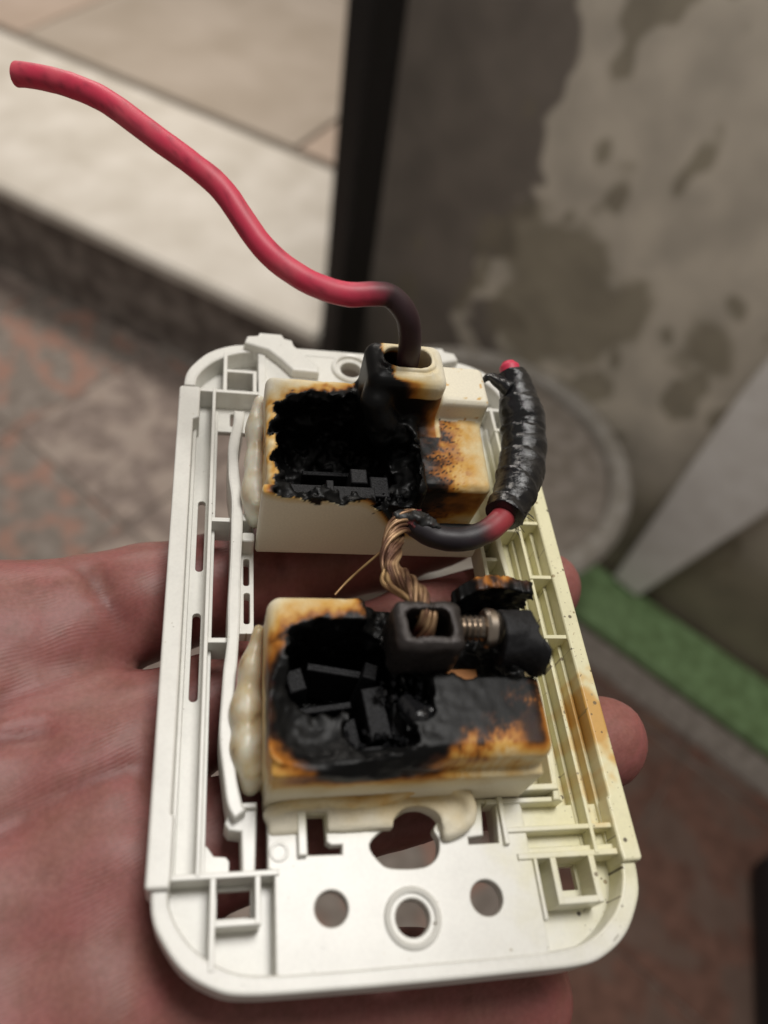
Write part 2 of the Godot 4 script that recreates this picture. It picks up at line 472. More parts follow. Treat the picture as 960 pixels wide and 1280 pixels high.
# ---------------------------------------------------------------- the frame
func make_frame() -> void:
	var base := Vector3(36, 46.5, -8)
	var t := thing("socket_frame", "white plastic mounting frame of the double socket, slotted and ribbed, yellowed along its right rail", "socket frame", on_frame(base))
	var g: Geo
	# side rails: a flat outer flange each, a ledge inside it, a thin rib
	for right in [false, true]:
		var fx := func(x: float) -> float: return 72.6 - x if right else x
		var out := PackedVector2Array()
		for q in [[0.0, 0.4], [0.4, 0.0], [3.2, 0.0], [3.4, 1.6], [3.4, 9.4], [3.0, 9.8], [3.0, 84.2], [4.1, 84.8], [4.1, 92.6], [3.8, 93.0], [0.4, 93.0], [0.0, 92.6]]:
			out.append(Vector2(fx.call(q[0]), q[1]))
		var rail := part("side_rail", slab(Geo.new(), out, [], -8, 0, 0.45), M.white, t, base)
		if right: tag(rail, "right rail of the frame, yellowed, with an orange scorch and black specks")
		else: tag(rail, "left rail of the frame, clean white")
		g = Geo.new()
		var xs := [fx.call(3.0), fx.call(3.7)]; xs.sort()
		box(g, xs[0], 1.5, -8, xs[1], 93, -3.4, 0.2)
		part("ledge", g, M.white, rail, base)
		xs = [fx.call(6.5), fx.call(7.15)]; xs.sort()
		part("rib", box(Geo.new(), xs[0], 1.5, -7, xs[1], 93.6, -0.8, 0.16), M.white, rail, base)
		xs = [fx.call(7.15), fx.call(7.75)]; xs.sort()
		part("ledge", box(Geo.new(), xs[0], 1.5, -7.1, xs[1], 90, -3.8, 0.16), M.white, rail, base)
		xs = [fx.call(3.6), fx.call(6.6)]; xs.sort()
		var holes := []
		if not right: holes = [rrect(4.6, 53, 5.95, 68.6, 0.65), rrect(4.5, 28.6, 5.9, 44.6, 0.65)]
		part("channel_floor", slab(Geo.new(), rect(xs[0], 1, xs[1], 93.8), holes, -7, -5.8, 0.12), M.white, rail, base)
		# cross ribs between rib and beam
		for y in [60.6, 36.6]:
			xs = [fx.call(7.1), fx.call(10.4)]; xs.sort()
			part("cross_rib", box(Geo.new(), xs[0], y, -7, xs[1], y + 0.9, -0.9, 0.15), M.white, rail, base)
		if right:
			for y in [86.5, 74.6, 62.2, 49.8, 37.4]:
				part("gusset", box(Geo.new(), 65.3, y, -6.5, 69.7, y + 0.75, -0.5, 0.12), M.white, rail, base)
	# the inner beams, warped by the heat
	var bl := [Vector2(11.7, 86.2), Vector2(11.6, 83.5), Vector2(10.75, 77), Vector2(10.8, 71), Vector2(11.35, 65), Vector2(11.5, 58), Vector2(11.2, 46), Vector2(11.1, 37), Vector2(10.6, 30), Vector2(10.2, 22), Vector2(10.8, 15), Vector2(11.6, 10.5), Vector2(12.4, 9.0)]
	var br := [Vector2(60.6, 88), Vector2(60.8, 70), Vector2(60.6, 58), Vector2(61.2, 48), Vector2(61.3, 38), Vector2(61.9, 28), Vector2(61.7, 20), Vector2(61.2, 12), Vector2(61.0, 9.4)]
	var k := 0
	for a in [bl, br]:
		var line := smooth_line(a, 6)
		var l := PackedVector2Array(); var r := PackedVector2Array()
		for i in line.size():
			var d := (line[mini(i + 1, line.size() - 1)] - line[maxi(i - 1, 0)]).normalized()
			var w := (0.98 if k == 0 else 0.6) + 0.05 * sin(i * 0.7)
			l.append(line[i] + Vector2(d.y, -d.x) * w); r.append(line[i] - Vector2(d.y, -d.x) * w)
		r.reverse(); l.append_array(r)
		part("warped_beam", slab(Geo.new(), l, [], -7, 0.9 if k == 0 else -0.3, 0.3), M.white, t, base)
		k += 1
	for q in [[12.3, 60.0, 14.2, 61.7], [12.3, 55.6, 14.6, 57.6]]:
		part("clip", slab(Geo.new(), rrect(q[0], q[1], q[2], q[3], 0.5), [], -6, 0.4, 0.4), M.white, t, base)
	part("inner_strip", slab(Geo.new(), rect(12.2, 39.6, 14.7, 64), [rrect(13.0, 41.5, 14.0, 47.5, 0.4), rrect(12.9, 49, 13.9, 54.5, 0.4)], -6.2, -3.6, 0.2), M.white, t, base)
	# right inside: little cells beside the sockets
	g = Geo.new()
	box(g, 57.0, 36.5, -6.5, 57.8, 60, -1.2)
	part("cell_wall", g, M.white, t, base)
	for y in [58.8, 54.2, 46.0, 37.0]:
		part("cell_wall", box(Geo.new(), 57.7, y, -6.5, 60.4, y + 0.8, -1.6, 0.15), M.white, t, base)
	part("cell_floor", slab(Geo.new(), rect(57.7, 36, 65, 86), [rrect(58.2, 55.4, 60.1, 58.2, 0.3), rrect(58.3, 47.4, 60.1, 53.4, 0.3)], -6.8, -5.6, 0.12), M.white, t, base)
	part("cell_floor", slab(Geo.new(), rect(57.6, 9.2, 65, 36.1), [], -6.9, -5.7, 0.12), M.white, t, base)
	# rounded ends
	for top in [false, true]:
		var fy := func(y: float) -> float: return 94.6 - y if top else y
		var outer := smooth_line([Vector2(0.75, 0.3), Vector2(1.0, -2.5), Vector2(2.0, -5.2), Vector2(5, -9.3), Vector2(9, -11.9), Vector2(13.5, -13.0), Vector2(24, -13.25), Vector2(36.3, -13.3), Vector2(48.6, -13.2), Vector2(59.2, -13.0), Vector2(63.7, -11.9), Vector2(67.7, -9.3), Vector2(70.7, -5.2), Vector2(71.6, -2.5), Vector2(71.9, 0.3)], 5)
		var inner := smooth_line([Vector2(69.5, 0.3), Vector2(69.0, -2.2), Vector2(67.8, -4.9), Vector2(65.6, -7.4), Vector2(62.2, -9.6), Vector2(58, -10.7), Vector2(48, -11.0), Vector2(36.3, -11.0), Vector2(24, -11.0), Vector2(14.6, -10.7), Vector2(10.4, -9.6), Vector2(7.0, -7.4), Vector2(4.8, -4.9), Vector2(3.4, -2.2), Vector2(3.1, 0.3)], 5)
		outer.append_array(inner)
		for i in outer.size(): outer[i].y = fy.call(outer[i].y)
		part("end_rim", slab(Geo.new(), outer, [], -8, -1.1, 0.45), M.white, t, base)
		for right in [false, true]:
			var fx := func(x: float) -> float: return 72.6 - x if right else x
			var cell := smooth_line([Vector2(3.0, 1.4), Vector2(3.2, -2.2), Vector2(4.6, -4.9), Vector2(6.8, -7.4), Vector2(10.2, -9.7), Vector2(14.6, -10.9)], 4)
			cell.append(Vector2(17.8, -10.9)); cell.append(Vector2(17.8, 1.4))
			for i in cell.size(): cell[i] = Vector2(fx.call(cell[i].x), fy.call(cell[i].y))
			var hole := rect(9.6, -3.1, 14.2, 0.4)
			if right and not top: hole = rect(8.9, -2.5, 12.2, 0.9)
			for i in 4: hole[i] = Vector2(fx.call(hole[i].x), fy.call(hole[i].y))
			var fl := part("corner_floor", slab(Geo.new(), cell, [hole], -7, -5.8, 0.12), M.white, t, base)
			var bars := [[3.0, 1.1, 17.8, 1.9], [8.5, -4.9, 9.3, 1.2], [14.5, -4.9, 15.3, 1.2], [9.2, -4.9, 14.6, -4.1]]
			if not top and not right: bars[1] = [8.5, -10.0, 9.3, 1.2]
			if top: bars[1] = [8.5, -10.2, 9.3, 1.2]
			if right and not top: bars = [[3.0, 1.2, 19.5, 2.1], [7.4, -5.2, 8.4, 1.3], [13.6, -5.2, 14.6, 1.3], [8.3, -5.2, 13.7, -4.2], [16.6, -7.0, 17.2, 1.3]]
			for b in bars:
				var xs := [fx.call(b[0]), fx.call(b[2])]; xs.sort()
				var ys := [fy.call(b[1]), fy.call(b[3])]; ys.sort()
				part("corner_wall", box(Geo.new(), xs[0], ys[0], -7, xs[1], ys[1], -0.95, 0.18), M.white, fl, base)
	# the flat plate at the near end: two screw holes, a countersink, melted openings
	var big_hole := smooth_line([Vector2(31.0, 4.6), Vector2(32.2, 2.2), Vector2(34, 1.2), Vector2(38.6, 1.1), Vector2(40.8, 2.4), Vector2(41.4, 4.6), Vector2(40.8, 6.2), Vector2(41.9, 8.0), Vector2(40.6, 9.6), Vector2(37.0, 9.2), Vector2(33.8, 7.0)], 4, true)
	var ell := PackedVector2Array([Vector2(22.0, 3.6), Vector2(26.8, 3.5), Vector2(26.9, 4.7), Vector2(25.4, 4.7), Vector2(24.7, 5.2), Vector2(24.6, 9.0), Vector2(22.0, 9.1)])
	var notch := PackedVector2Array([Vector2(46.0, 3.9), Vector2(50.6, 3.9), Vector2(51.2, 9.7), Vector2(48.9, 9.7), Vector2(48.4, 5.0), Vector2(46.0, 4.8)])
	var gap := rrect(19.45, 3.2, 20.5, 9.6, 0.3)
	var pl := PackedVector2Array([Vector2(17.4, -12.2), Vector2(55.2, -12.2), Vector2(55.2, 10.4), Vector2(16.3, 10.4), Vector2(16.3, 2.0), Vector2(17.4, 1.6)])
	var plate := part("end_plate", slab(Geo.new(), pl, [circle(24.9, -3.5, 2.3), circle(47.4, -3.5, 2.4), circle(36.2, -5.4, 2.45), big_hole, ell, notch], -3.4, -1.35, 0.28), M.white, t, base)
	tag(plate, "glossy flat plate at the near end with three round holes and a melted opening")
	part("countersink", lathe(Geo.new(), Vector3(36.2, -5.4, 0), Vector3.BACK, [Vector2(2.4, -3.4), Vector2(2.45, -2.6), Vector2(3.05, -2.2), Vector2(3.2, -0.95), Vector2(3.6, -0.75), Vector2(4.0, -0.95), Vector2(4.15, -1.4)], 36), M.white, plate, base)
	part("dimple", lathe(Geo.new(), Vector3(17.9, 4.2, 0), Vector3.BACK, [Vector2(0.9, -1.32), Vector2(1.0, -1.12), Vector2(1.25, -1.12), Vector2(1.4, -1.36)], 24), M.white, plate, base)
	for q in [[20.5, 3.3, 21.75, 9.9, -0.1], [17.2, -11, 17.9, 1.5, -1.36], [54.7, -10.5, 55.4, 1.5, -1.36], [51.3, 3.4, 52.1, 10.4, -0.5], [54.6, 1.5, 55.3, 9, -1.4]]:
		part("plate_rib", box(Geo.new(), q[0], q[1], -7, q[2], q[3], q[4], 0.2), M.white, plate, base)
	# stepped post left of the plate, patches of floor, ribs right of it
	part("post", slab(Geo.new(), PackedVector2Array([Vector2(12.8, 1.6), Vector2(14.6, 1.6), Vector2(14.9, 10.6), Vector2(11.2, 11.2), Vector2(10.3, 8.4), Vector2(10.9, 7.5), Vector2(12.6, 7.2)]), [], -7, -1.6, 0.3), M.white, t, base)
	part("post_ledge", box(Geo.new(), 11.2, 10.2, -5, 14.8, 11.0, -0.6, 0.2), M.white, t, base)
	part("floor_patch", slab(Geo.new(), PackedVector2Array([Vector2(7.5, 1.5), Vector2(11.2, 1.5), Vector2(11.2, 4.2), Vector2(10.7, 4.8), Vector2(9.0, 5.0), Vector2(8.0, 6.4), Vector2(7.5, 6.4)]), [], -6.6, -5.2, 0.15), M.white, t, base)
	part("floor_patch", slab(Geo.new(), rect(55.0, 1.4, 69.6, 9.6), [], -5.6, -4.0, 0.1), M.white, t, base)
	part("end_rib", box(Geo.new(), 52.1, 5.1, -5, 69.8, 5.9, -0.9, 0.2), M.white, t, base)
	part("end_rib", box(Geo.new(), 55.3, 2.1, -5, 69.6, 3.0, -1.9, 0.2), M.white, t, base)
	part("end_rib", box(Geo.new(), 49.5, 9.4, -5, 62.2, 10.2, -1.0, 0.2), M.white, t, base)
	part("end_rib", box(Geo.new(), 55.5, 10.9, -5, 61.4, 11.9, 0.2, 0.25), M.white, t, base)
	# far end
	part("floor_patch", slab(Geo.new(), rect(7.1, 86.4, 16, 94), [rrect(10.2, 88, 12.4, 91.4, 0.3)], -7, -5.8, 0.2), M.white, t, base)
	part("floor_patch", slab(Geo.new(), rect(56.4, 85.5, 65.6, 94), [], -7, -5.8, 0.2), M.white, t, base)
	var far := part("far_plate", slab(Geo.new(), rect(16.5, 80, 56.2, 106.8), [circle(35.6, 102.6, 2.3)], -3.4, -1.35, 0.25), M.white, t, base)
	part("screw_boss", lathe(Geo.new(), Vector3(35.6, 102.6, 0), Vector3.BACK, [Vector2(2.25, -3.4), Vector2(2.4, -2.0), Vector2(3.2, -1.6), Vector2(3.4, -0.6), Vector2(3.8, -0.45), Vector2(4.2, -0.7), Vector2(4.4, -1.4)], 36), M.white, far, base)
	for right in [false, true]:
		var fx := func(x: float) -> float: return 72.6 - x if right else x
		var pad := PackedVector2Array()
		for q in [[12.6, 106.0], [13.2, 108.2], [15.4, 108.6], [15.8, 109.6], [20.6, 109.6], [21.2, 108.4], [22.8, 108.0], [23.2, 106.4], [28.2, 100.6], [28.2, 98.6], [22.6, 98.8], [20.2, 101.8], [17.6, 104.4]]:
			pad.append(Vector2(fx.call(q[0]), q[1]))
		part("raised_pad", slab(Geo.new(), pad, [], -3.4, 0.9, 0.6), M.white, far, base)
		var xs := [fx.call(15.6), fx.call(17.2)]; xs.sort()
		part("plate_rib", box(Geo.new(), xs[0], 92.0, -7, xs[1], 105.5, -0.9, 0.25), M.white, far, base)
	# the melted lip that ran down from the lower socket
	var lip := smooth_path([Vector3(16.4, 9.2, -0.6), Vector3(19.4, 10.2, 0.6), Vector3(24.2, 10.3, 1.2), Vector3(30.4, 10.0, 1.4), Vector3(35.0, 10.6, 2.0), Vector3(38.6, 11.6, 2.8), Vector3(42.6, 11.7, 3.0), Vector3(45.4, 10.0, 2.0), Vector3(46.0, 7.8, 0.9), Vector3(44.7, 6.0, 0.0), Vector3(42.4, 5.2, -0.4)], 3)
	var fld := func(p: Vector3) -> float:
		var d := 99.0
		for i in lip.size() - 1:
			d = smin(d, caps(p * Vector3(1, 1, 0.7), lip[i] * Vector3(1, 1, 0.7), lip[i + 1] * Vector3(1, 1, 0.7), 0.8, 0.8), 0.5)
		# the sheet of softened plastic under it
		var sheet := rbox(p, Vector3(16.4, 6.4, -2.6), Vector3(46.4, 11.4, -0.7 + 0.06 * (p.x - 16)), 0.7)
		sheet = maxf(sheet, 2.6 - Vector2((p.x - 38.0) * 0.72, p.y - 6.6).length())
		sheet = maxf(sheet, 0.6 - (Vector2(absf(p.x - 23.2) - 1.6, absf(p.y - 6.4) - 2.9).max(Vector2.ZERO)).length() + minf(0.0, maxf(absf(p.x - 23.2) - 1.6, absf(p.y - 6.4) - 2.9)) * -1.0 - 0.6)
		return smin(d, sheet, 1.4) + 0.16 * big.get_noise_3dv(p * 1.6)
	var lc := func(p: Vector3, _n: Vector3) -> Color:
		var e := 1.0 + 0.9 * maxf(0.0, 11.9 - p.y) + absf(p.x - 33.0) * 0.16 + 2.0 * big.get_noise_3dv(p) + maxf(0.0, 1.2 - p.z) * 2.2
		return scorch(e * 1.25).lerp(Color(0.78, 0.74, 0.62), 0.6 * smoothstep(7.0, 10.0, e))
	part("melted_lip", nets(Vector3(14.5, 3.2, -3.6), Vector3(48.5, 14.4, 5), 0.3, fld, lc), M.burnt, t, base)

# ---------------------------------------------------------------- upper socket
func make_upper_socket() -> void:
	var base := Vector3(35, 66.7, -1)
	var t := thing("burnt_socket", "upper burnt cream socket, charred hollow, long red wire in its raised terminal", "socket", on_frame(base + Vector3(0.72, 2.25, -2.5)))
	var cut := func(p: Vector3) -> float:
		var w := 1.7 * big.get_noise_3dv(p * 1.3) + 0.5 * fine.get_noise_3dv(p)
		var a := rbox(p, Vector3(16.2, 55.6, 0.2), Vector3(38.0, 76.4, 40), 6.5)
		var b := rbox(p, Vector3(16.6, 52.4, 15.6), Vector3(33, 62, 40), 2.0)
		var c := rbox(p, Vector3(30, 54, 11.0), Vector3(41.5, 70.0, 40), 3.0)
		return minf(minf(a, b), c) + w
	var f := func(p: Vector3) -> float:
		var d := rbox(p, Vector3(14.9, 55.0, -1), Vector3(42.5, 80.4, 17.4), 1.6)
		d = minf(d, rbox(p, Vector3(36, 58.8 - (p.z - 8) * 0.12, -1), Vector3(55.4, 80, 15.2 + (p.y - 66) * 0.1 + 0.5 * big.get_noise_3dv(p)), 1.5))
		d = smin(d, rbox(p, Vector3(44, 73.4, 0), Vector3(55.9, 83.2, 20.6), 1.3), 1.0)
		# front skirt, slumping to the right
		var top := 17.2 - smoothstep(31.0, 40.0, p.x) * 9.0
		d = minf(d, rbox(p, Vector3(14.1, 53.3, -0.6), Vector3(55.0, 55.3, top), 0.5))
		d = maxf(d, -cut.call(p))
		# terminal tower with its oval mouth
		var tw := rbox(p, Vector3(31.9, 71.4 + (27.0 - p.z) * 0.07, 4), Vector3(46.2, 82.4, 26.4), 2.3)
		tw = smin(tw, rbox(p, Vector3(33.4, 73.0, 24), Vector3(44.8, 81.2, 27.2), 2.0), 0.5)
		d = smin(d, tw, 1.6)
		# a tongue of melted char below the mouth
		d = smin(d, caps(p, Vector3(33.6, 71.6, 21), Vector3(35.6, 69.4, 15.0), 2.6, 2.3), 1.6)
		d = smin(d, caps(p, Vector3(35.5, 70.6, 18), Vector3(39.2, 69.8, 14.0), 2.0, 1.8), 1.4)
		var m := Vector2(maxf(absf(p.x - 39.0) - 1.9, 0.0), p.y - 77.2).length() - 2.45
		d = maxf(d, -maxf(m, 17.0 - p.z))
		var gr := absf(Vector2(maxf(absf(p.x - 39.0) - 2.2, 0.0), p.y - 77.2).length() - 3.35) - 0.22
		d = maxf(d, -maxf(gr, 26.5 - p.z))
		var burn := clampf(1.0 - (Vector2(p.x - 29, (p.y - 64) * 0.9).length() - 11.0) / 6.0, 0.0, 1.0) * (smoothstep(55.4, 56.6, p.y) + smoothstep(15.0, 16.6, p.z))
		burn *= smoothstep(19.5, 17.0, p.z) * smoothstep(7.0, 14.0, p.z)
		return d + burn * (0.32 * big.get_noise_3dv(p * 2.2) + 0.14 * fine.get_noise_3dv(p * 1.4)) + 0.03 * big.get_noise_3dv(p)
	var col := func(p: Vector3, n: Vector3) -> Color:
		var nz := big.get_noise_3dv(p * 1.3); var n2 := fine.get_noise_3dv(p)
		var inside: float = cut.call(p)
		var e := minf(inside * 1.35 - 0.3, Vector2((p.x - 31.0) * 0.82, (p.y - 64.0) * 0.86).length() - 10.6)
		if p.y < 55.6 and p.z < 16.9: e = (16.5 - p.z) * 5.0 + 0.2 + maxf(0.0, 18.5 - p.x) * 1.5      # the skirt stays clean below its edge
		if p.y < 55.6 and p.x > 31.0: e = (16.4 - smoothstep(31.0, 40.0, p.x) * 9.0 - p.z) * 4.0 + 0.6
		if p.z > 15.0 and p.y > 69.0 and p.x > 31.2 and p.x < 46.8:                                        # tower: sooty on the left, cream on the right
			var soot := (p.x - 37.6) * 0.9 + (p.z - 25.5) * 0.35 + (p.y - 77.0) * 0.16
			e = soot * 1.5 + 1.6 * nz
			e = lerpf(e, maxf(e, 8.0 + 3.0 * n2), smoothstep(25.6, 26.6, p.z) * smoothstep(34.6, 37.6, p.x + nz * 2.5 + (p.y - 77.0) * 0.2))
			if p.z < 22.5 and p.y < 74.5 and p.x < 46.0: e = minf(e, (p.x - 43.5) * 0.8 + nz)
		elif p.x > 37.0 and p.y < 74.0 and p.y > 55.6:                       # right block: soot, boiled brown, tan
			e = (p.x - 44.4) * 0.55 + 2.2 * nz + 1.1 * n2
			e -= 2.6 * smoothstep(0.1, 0.4, fine.get_noise_3dv(p * 2.6)) * smoothstep(53.0, 47.0, p.x)
			if p.z < 13.2: e = minf(e, (p.x - 45.2) * 0.2 + 1.2 * nz + smoothstep(7.0, 2.0, p.z) * 5.0)
			if inside < 0.5: e = -1.0
		elif inside < 0.45 or (p.x > 31.0 and p.y < 72.0 and p.y > 55.6): e = -1.0
		elif p.y > 55.6:
			e = maxf(e, -0.5) * 1.7 + 1.0 * nz + 0.4 * n2 + 2.0 * smoothstep(24.0, 17.0, p.x) - 2.0 * smoothstep(27.0, 32.0, p.x)
		else:
			e += 1.2 * nz
		if p.x > 46.6 and p.y > 73.0:                                        # cream block with rust-brown flecks
			e = 11.0 - smoothstep(77.5, 73.5, p.y) * smoothstep(18.0, 12.0, p.z) * 6.0
			e -= 8.0 * smoothstep(0.42, 0.52, n2)
		var c := scorch(e)
		return c.lerp(Color(0.78, 0.74, 0.62), 0.8 * smoothstep(8.5, 12.0, e))
	part("housing", nets(Vector3(12.6, 51.6, -2), Vector3(58, 85, 29.2), 0.38, f, col), M.burnt, t, base)
	t.set_meta("group", "burnt sockets on the frame")
	# what the fire left inside
	for q in [[18.2, 54.4, 12.0, 33.6, 57.6, 14.4], [25.0, 54.7, 13.0, 26.3, 58.0, 15.4], [18.0, 60.6, 1.0, 30.0, 61.8, 7.0], [22.5, 67, 0.8, 34.0, 68.0, 5.4]]:
		part("charred_plate", box(Geo.new(), q[0], q[1], q[2], q[3], q[4], q[5], 0.25), M.scorched, t, base)
	for q in [[29.6, 58.6, 1, 32.6, 61.8, 14.2], [33.6, 57.8, 1, 37.0, 62.4, 11.6]]:
		part("contact_post", box(Geo.new(), q[0], q[1], q[2], q[3], q[4], q[5], 0.4), M.scorched, t, base)
	part("contact_strip", box(Geo.new(), 28.2, 56.4, 10.5, 29.6, 57.2, 14.2, 0.15), M.brass, t, base)
	part("hot_melt_bead", bead([Vector3(14.4, 80.0, 10), Vector3(13.9, 74, 9), Vector3(13.7, 68.5, 7.0), Vector3(13.5, 62.5, 5.0), Vector3(14.0, 58.0, 3.4)], [1.4, 2.1, 1.9, 2.3, 1.6], 0.1), M.glue, t, base)
	crumbs(t, base, Vector3(36, 57.6, 10.8), Vector3(10, 2.6, 2.0), 26, 4)

# a run of milky, half molten plastic
func bead(a: Array, r: Array, tan_: float) -> Geo:
	var lo := Vector3.INF; var hi := -Vector3.INF
	for i in a.size():
		lo = lo.min(a[i] - Vector3.ONE * (r[i] + 1.0)); hi = hi.max(a[i] + Vector3.ONE * (r[i] + 2.0))
	var f := func(p: Vector3) -> float:
		var d := 99.0
		for i in a.size() - 1: d = smin(d, caps(p * Vector3(1.25, 1, 1), a[i] * Vector3(1.25, 1, 1), a[i + 1] * Vector3(1.25, 1, 1), r[i], r[i + 1]), 2.4)
		d = smin(d, rbox(p, Vector3(a[0].x - 1.4, a[a.size() - 1].y, -2), Vector3(a[0].x + 2.0, a[0].y, a[2].z + 0.5), 0.8), 2.0)
		return d + 0.4 * big.get_noise_3dv(p * 0.7)
	var c := func(p: Vector3, _n: Vector3) -> Color:
		var z := big.get_noise_3dv(p * 1.4)
		return Color(0.66, 0.60, 0.49).lerp(Color(0.48, 0.36, 0.19), clampf(tan_ + z * 0.9, 0.0, 0.9)).lerp(Color(0.12, 0.06, 0.03), clampf((z - 0.42) * 5.0, 0, 0.8) * tan_)
	return nets(lo, hi, 0.35, f, c)

# loose crumbs of char, each a small angular lump, in one heap
func crumbs(t: Node3D, base: Vector3, at: Vector3, spread: Vector3, count: int, seed_: int) -> void:
	var rng := RandomNumberGenerator.new(); rng.seed = seed_
	var g := Geo.new()
	for i in count:
		var c := at + Vector3(rng.randf_range(-1, 1) * spread.x, rng.randf_range(-1, 1) * spread.y, rng.randf_range(-1, 1) * spread.z) * 0.5
		var r := rng.randf_range(0.25, 0.75)
		var b := Basis.from_euler(Vector3(rng.randf() * 6, rng.randf() * 6, rng.randf() * 6)).scaled(Vector3(rng.randf_range(0.6, 1.5), rng.randf_range(0.6, 1.5), rng.randf_range(0.5, 1.0)) * r)
		var o := [Vector3.RIGHT, Vector3.LEFT, Vector3.UP, Vector3.DOWN, Vector3.FORWARD, Vector3.BACK]
		for q in [[0, 2, 4], [0, 4, 3], [0, 3, 5], [0, 5, 2], [1, 2, 4], [1, 4, 3], [1, 3, 5], [1, 5, 2]]:
			var w := [b * o[q[0]], b * o[q[1]], b * o[q[2]]]
			var nr: Vector3 = (w[0] + w[1] + w[2]).normalized()
			g.tri(g.p(c + w[0], nr), g.p(c + w[1], nr), g.p(c + w[2], nr))
	tag(part("char_crumbs", g, M.char_gloss, t, base), "", "", "", "stuff")

# ---------------------------------------------------------------- lower socket
func make_lower_socket() -> void:
	var base := Vector3(34.5, 22, -1)
	var t := thing("burnt_socket", "lower burnt cream socket, charred open middle, bare black terminal clamp and screw", "socket", on_frame(base + Vector3(1.15, 2.0, -4.0)))
	var cut := func(p: Vector3) -> float:
		var w := 1.2 * big.get_noise_3dv(p * 1.4) + 0.4 * fine.get_noise_3dv(p)
		var a := rbox(p, Vector3(16.6, 17.4, 0.4), Vector3(33.4, 30.6, 40), 5.0)
		var b := rbox(p, Vector3(29, 21.5, 13.6), Vector3(57.5, 40, 40), 2.5)
		var c := minf(rbox(p, Vector3(33.4, 14.5, 8.0), Vector3(37.4, 24, 40), 1.8), rbox(p, Vector3(25.6, 10.6, 3.0), Vector3(34.6, 22, 40), 2.6))
		return minf(minf(a, b), c) + w
	var f := func(p: Vector3) -> float:
		var d := rbox(p, Vector3(14.2, 9.6, -1), Vector3(54.7, 35.0, 18.6), 2.2)
		d = maxf(d, -cut.call(p))
		# the scorched left corner has sunk
		var sink := Vector3((p.x - 22.0) * 0.95, p.y - 15.6, p.z - 30.0).length() - 15.2 + 0.4 * big.get_noise_3dv(p * 0.8)
		d = maxf(d, -sink)
		# front skirt with its own ledge
		var top := 16.2 - 3.0 * smoothstep(20.0, 38.0, p.x) + 0.5 * big.get_noise_3dv(Vector3(p.x, 0, 0))
		d = smin(d, rbox(p, Vector3(14.6, 8.4, -1), Vector3(54.4, 10.6, top), 0.6), 0.7)
		d = smin(d, rbox(p, Vector3(53.6, 11.5, -1), Vector3(57.2, 14.6, 3), 0.5), 0.5)
		# slumped char over the front edge
		d = smin(d, caps(p, Vector3(24, 10.2, 14.6), Vector3(37, 10.8, 15.0), 1.5, 1.8), 1.5)
		d = maxf(d, -rbox(p, Vector3(24.9, 13.6, -9), Vector3(26.8, 16.2, 40), 0.4))
		var burn := clampf(1.0 - (Vector2((p.x - 31) * 0.8, p.y - 21).length() - 12.0) / 5.0, 0.0, 1.0)
		burn *= lerpf(1.0, 0.35, smoothstep(35.0, 40.0, p.x)) * smoothstep(6.0, 13.0, p.z)
		return d + burn * (0.3 * big.get_noise_3dv(p * 2.0) + 0.12 * fine.get_noise_3dv(p * 1.4)) + 0.03 * big.get_noise_3dv(p)
	var col := func(p: Vector3, n: Vector3) -> Color:
		var nz := big.get_noise_3dv(p * 1.3); var n2 := fine.get_noise_3dv(p)
		var e: float = minf(cut.call(p) * 1.3 - 0.2, Vector2((p.x - 28.0) * 0.82, (p.y - 18.6) * 1.0).length() - 11.6)
		if p.x > 33.0: e = minf(e, (Vector2((p.x - 40.0) * 0.66, (p.y - 25.0) * 0.84).length() - 9.0) * 0.75)
		e = e * 1.25 + (1.3 * nz + 0.5 * n2) * (1.0 if p.x < 36.0 else 1.8)
		if cut.call(p) < 0.5: e = -1.0
		if p.x > 40.0 and p.y < 20.0: e -= 1.1 * absf(fine.get_noise_2d(p.x * 3.0, p.y * 0.6)) * 2.5
		if p.y < 10.5 and p.z < 15.5: e = maxf(e, (14.0 - p.z) * 1.7 - 0.6 + maxf(0.0, p.x - 36.0) * 0.25 + 1.5 * nz)
		e = lerpf(e, minf(e, 3.2 + (17.6 - p.z) * 3.0 + nz), smoothstep(47.5, 51.5, p.x + nz * 2.0) * smoothstep(18.5, 14.5, p.y + nz * 2.0))
		if p.z < 12.0 and (p.y > 34.0 or p.x < 14.9): e = maxf(e, 5.5)
		return scorch(e)
	part("housing", nets(Vector3(12.8, 6.8, -2), Vector3(58.4, 36.6, 20.4), 0.38, f, col), M.burnt, t, base)
	for q in [[22.5, 20.6, 7.0, 10.0, 1.2, 5.0, 4], [25.0, 26.0, 6.0, 9.0, 1.4, 8.0, -6], [30.4, 18.4, 8.2, 3.2, 8.0, 11.0, 5], [33.6, 17.0, 7.2, 2.4, 5.6, 9.5, -8], [28.6, 12.4, 10.0, 6.4, 2.0, 6.0, 3], [32.2, 11.9, 11.6, 3.0, 1.6, 4.0, -9], [27.4, 16.8, 5.0, 2.2, 5.0, 9.0, 7], [31.0, 14.2, 5.0, 5.6, 1.2, 8.0, -4], [19.0, 24.0, 9.0, 2.6, 3.4, 9.0, 10], [29.6, 24.2, 8.6, 2.2, 3.0, 8.4, -12]]:
		var ch := part("charred_plate", box(Geo.new(), -q[3] / 2, -q[4] / 2, -q[5] / 2, q[3] / 2, q[4] / 2, q[5] / 2, 0.35), M.scorched, t)
		ch.position = (Vector3(q[0], q[1], q[2]) - base) * MM
		ch.rotation = Vector3(deg_to_rad(q[6]), deg_to_rad(-q[6] * 0.6), deg_to_rad(q[6] * 1.5))
	part("contact_rivet", lathe(Geo.new(), Vector3(25.2, 12.6, 13.6), Vector3(0, -0.3, 1), [Vector2(0.02, 0.35), Vector2(0.3, 0.5), Vector2(0.55, 0.5), Vector2(0.8, 0.3), Vector2(0.85, -1.5)], 18), M.brass, t, base)
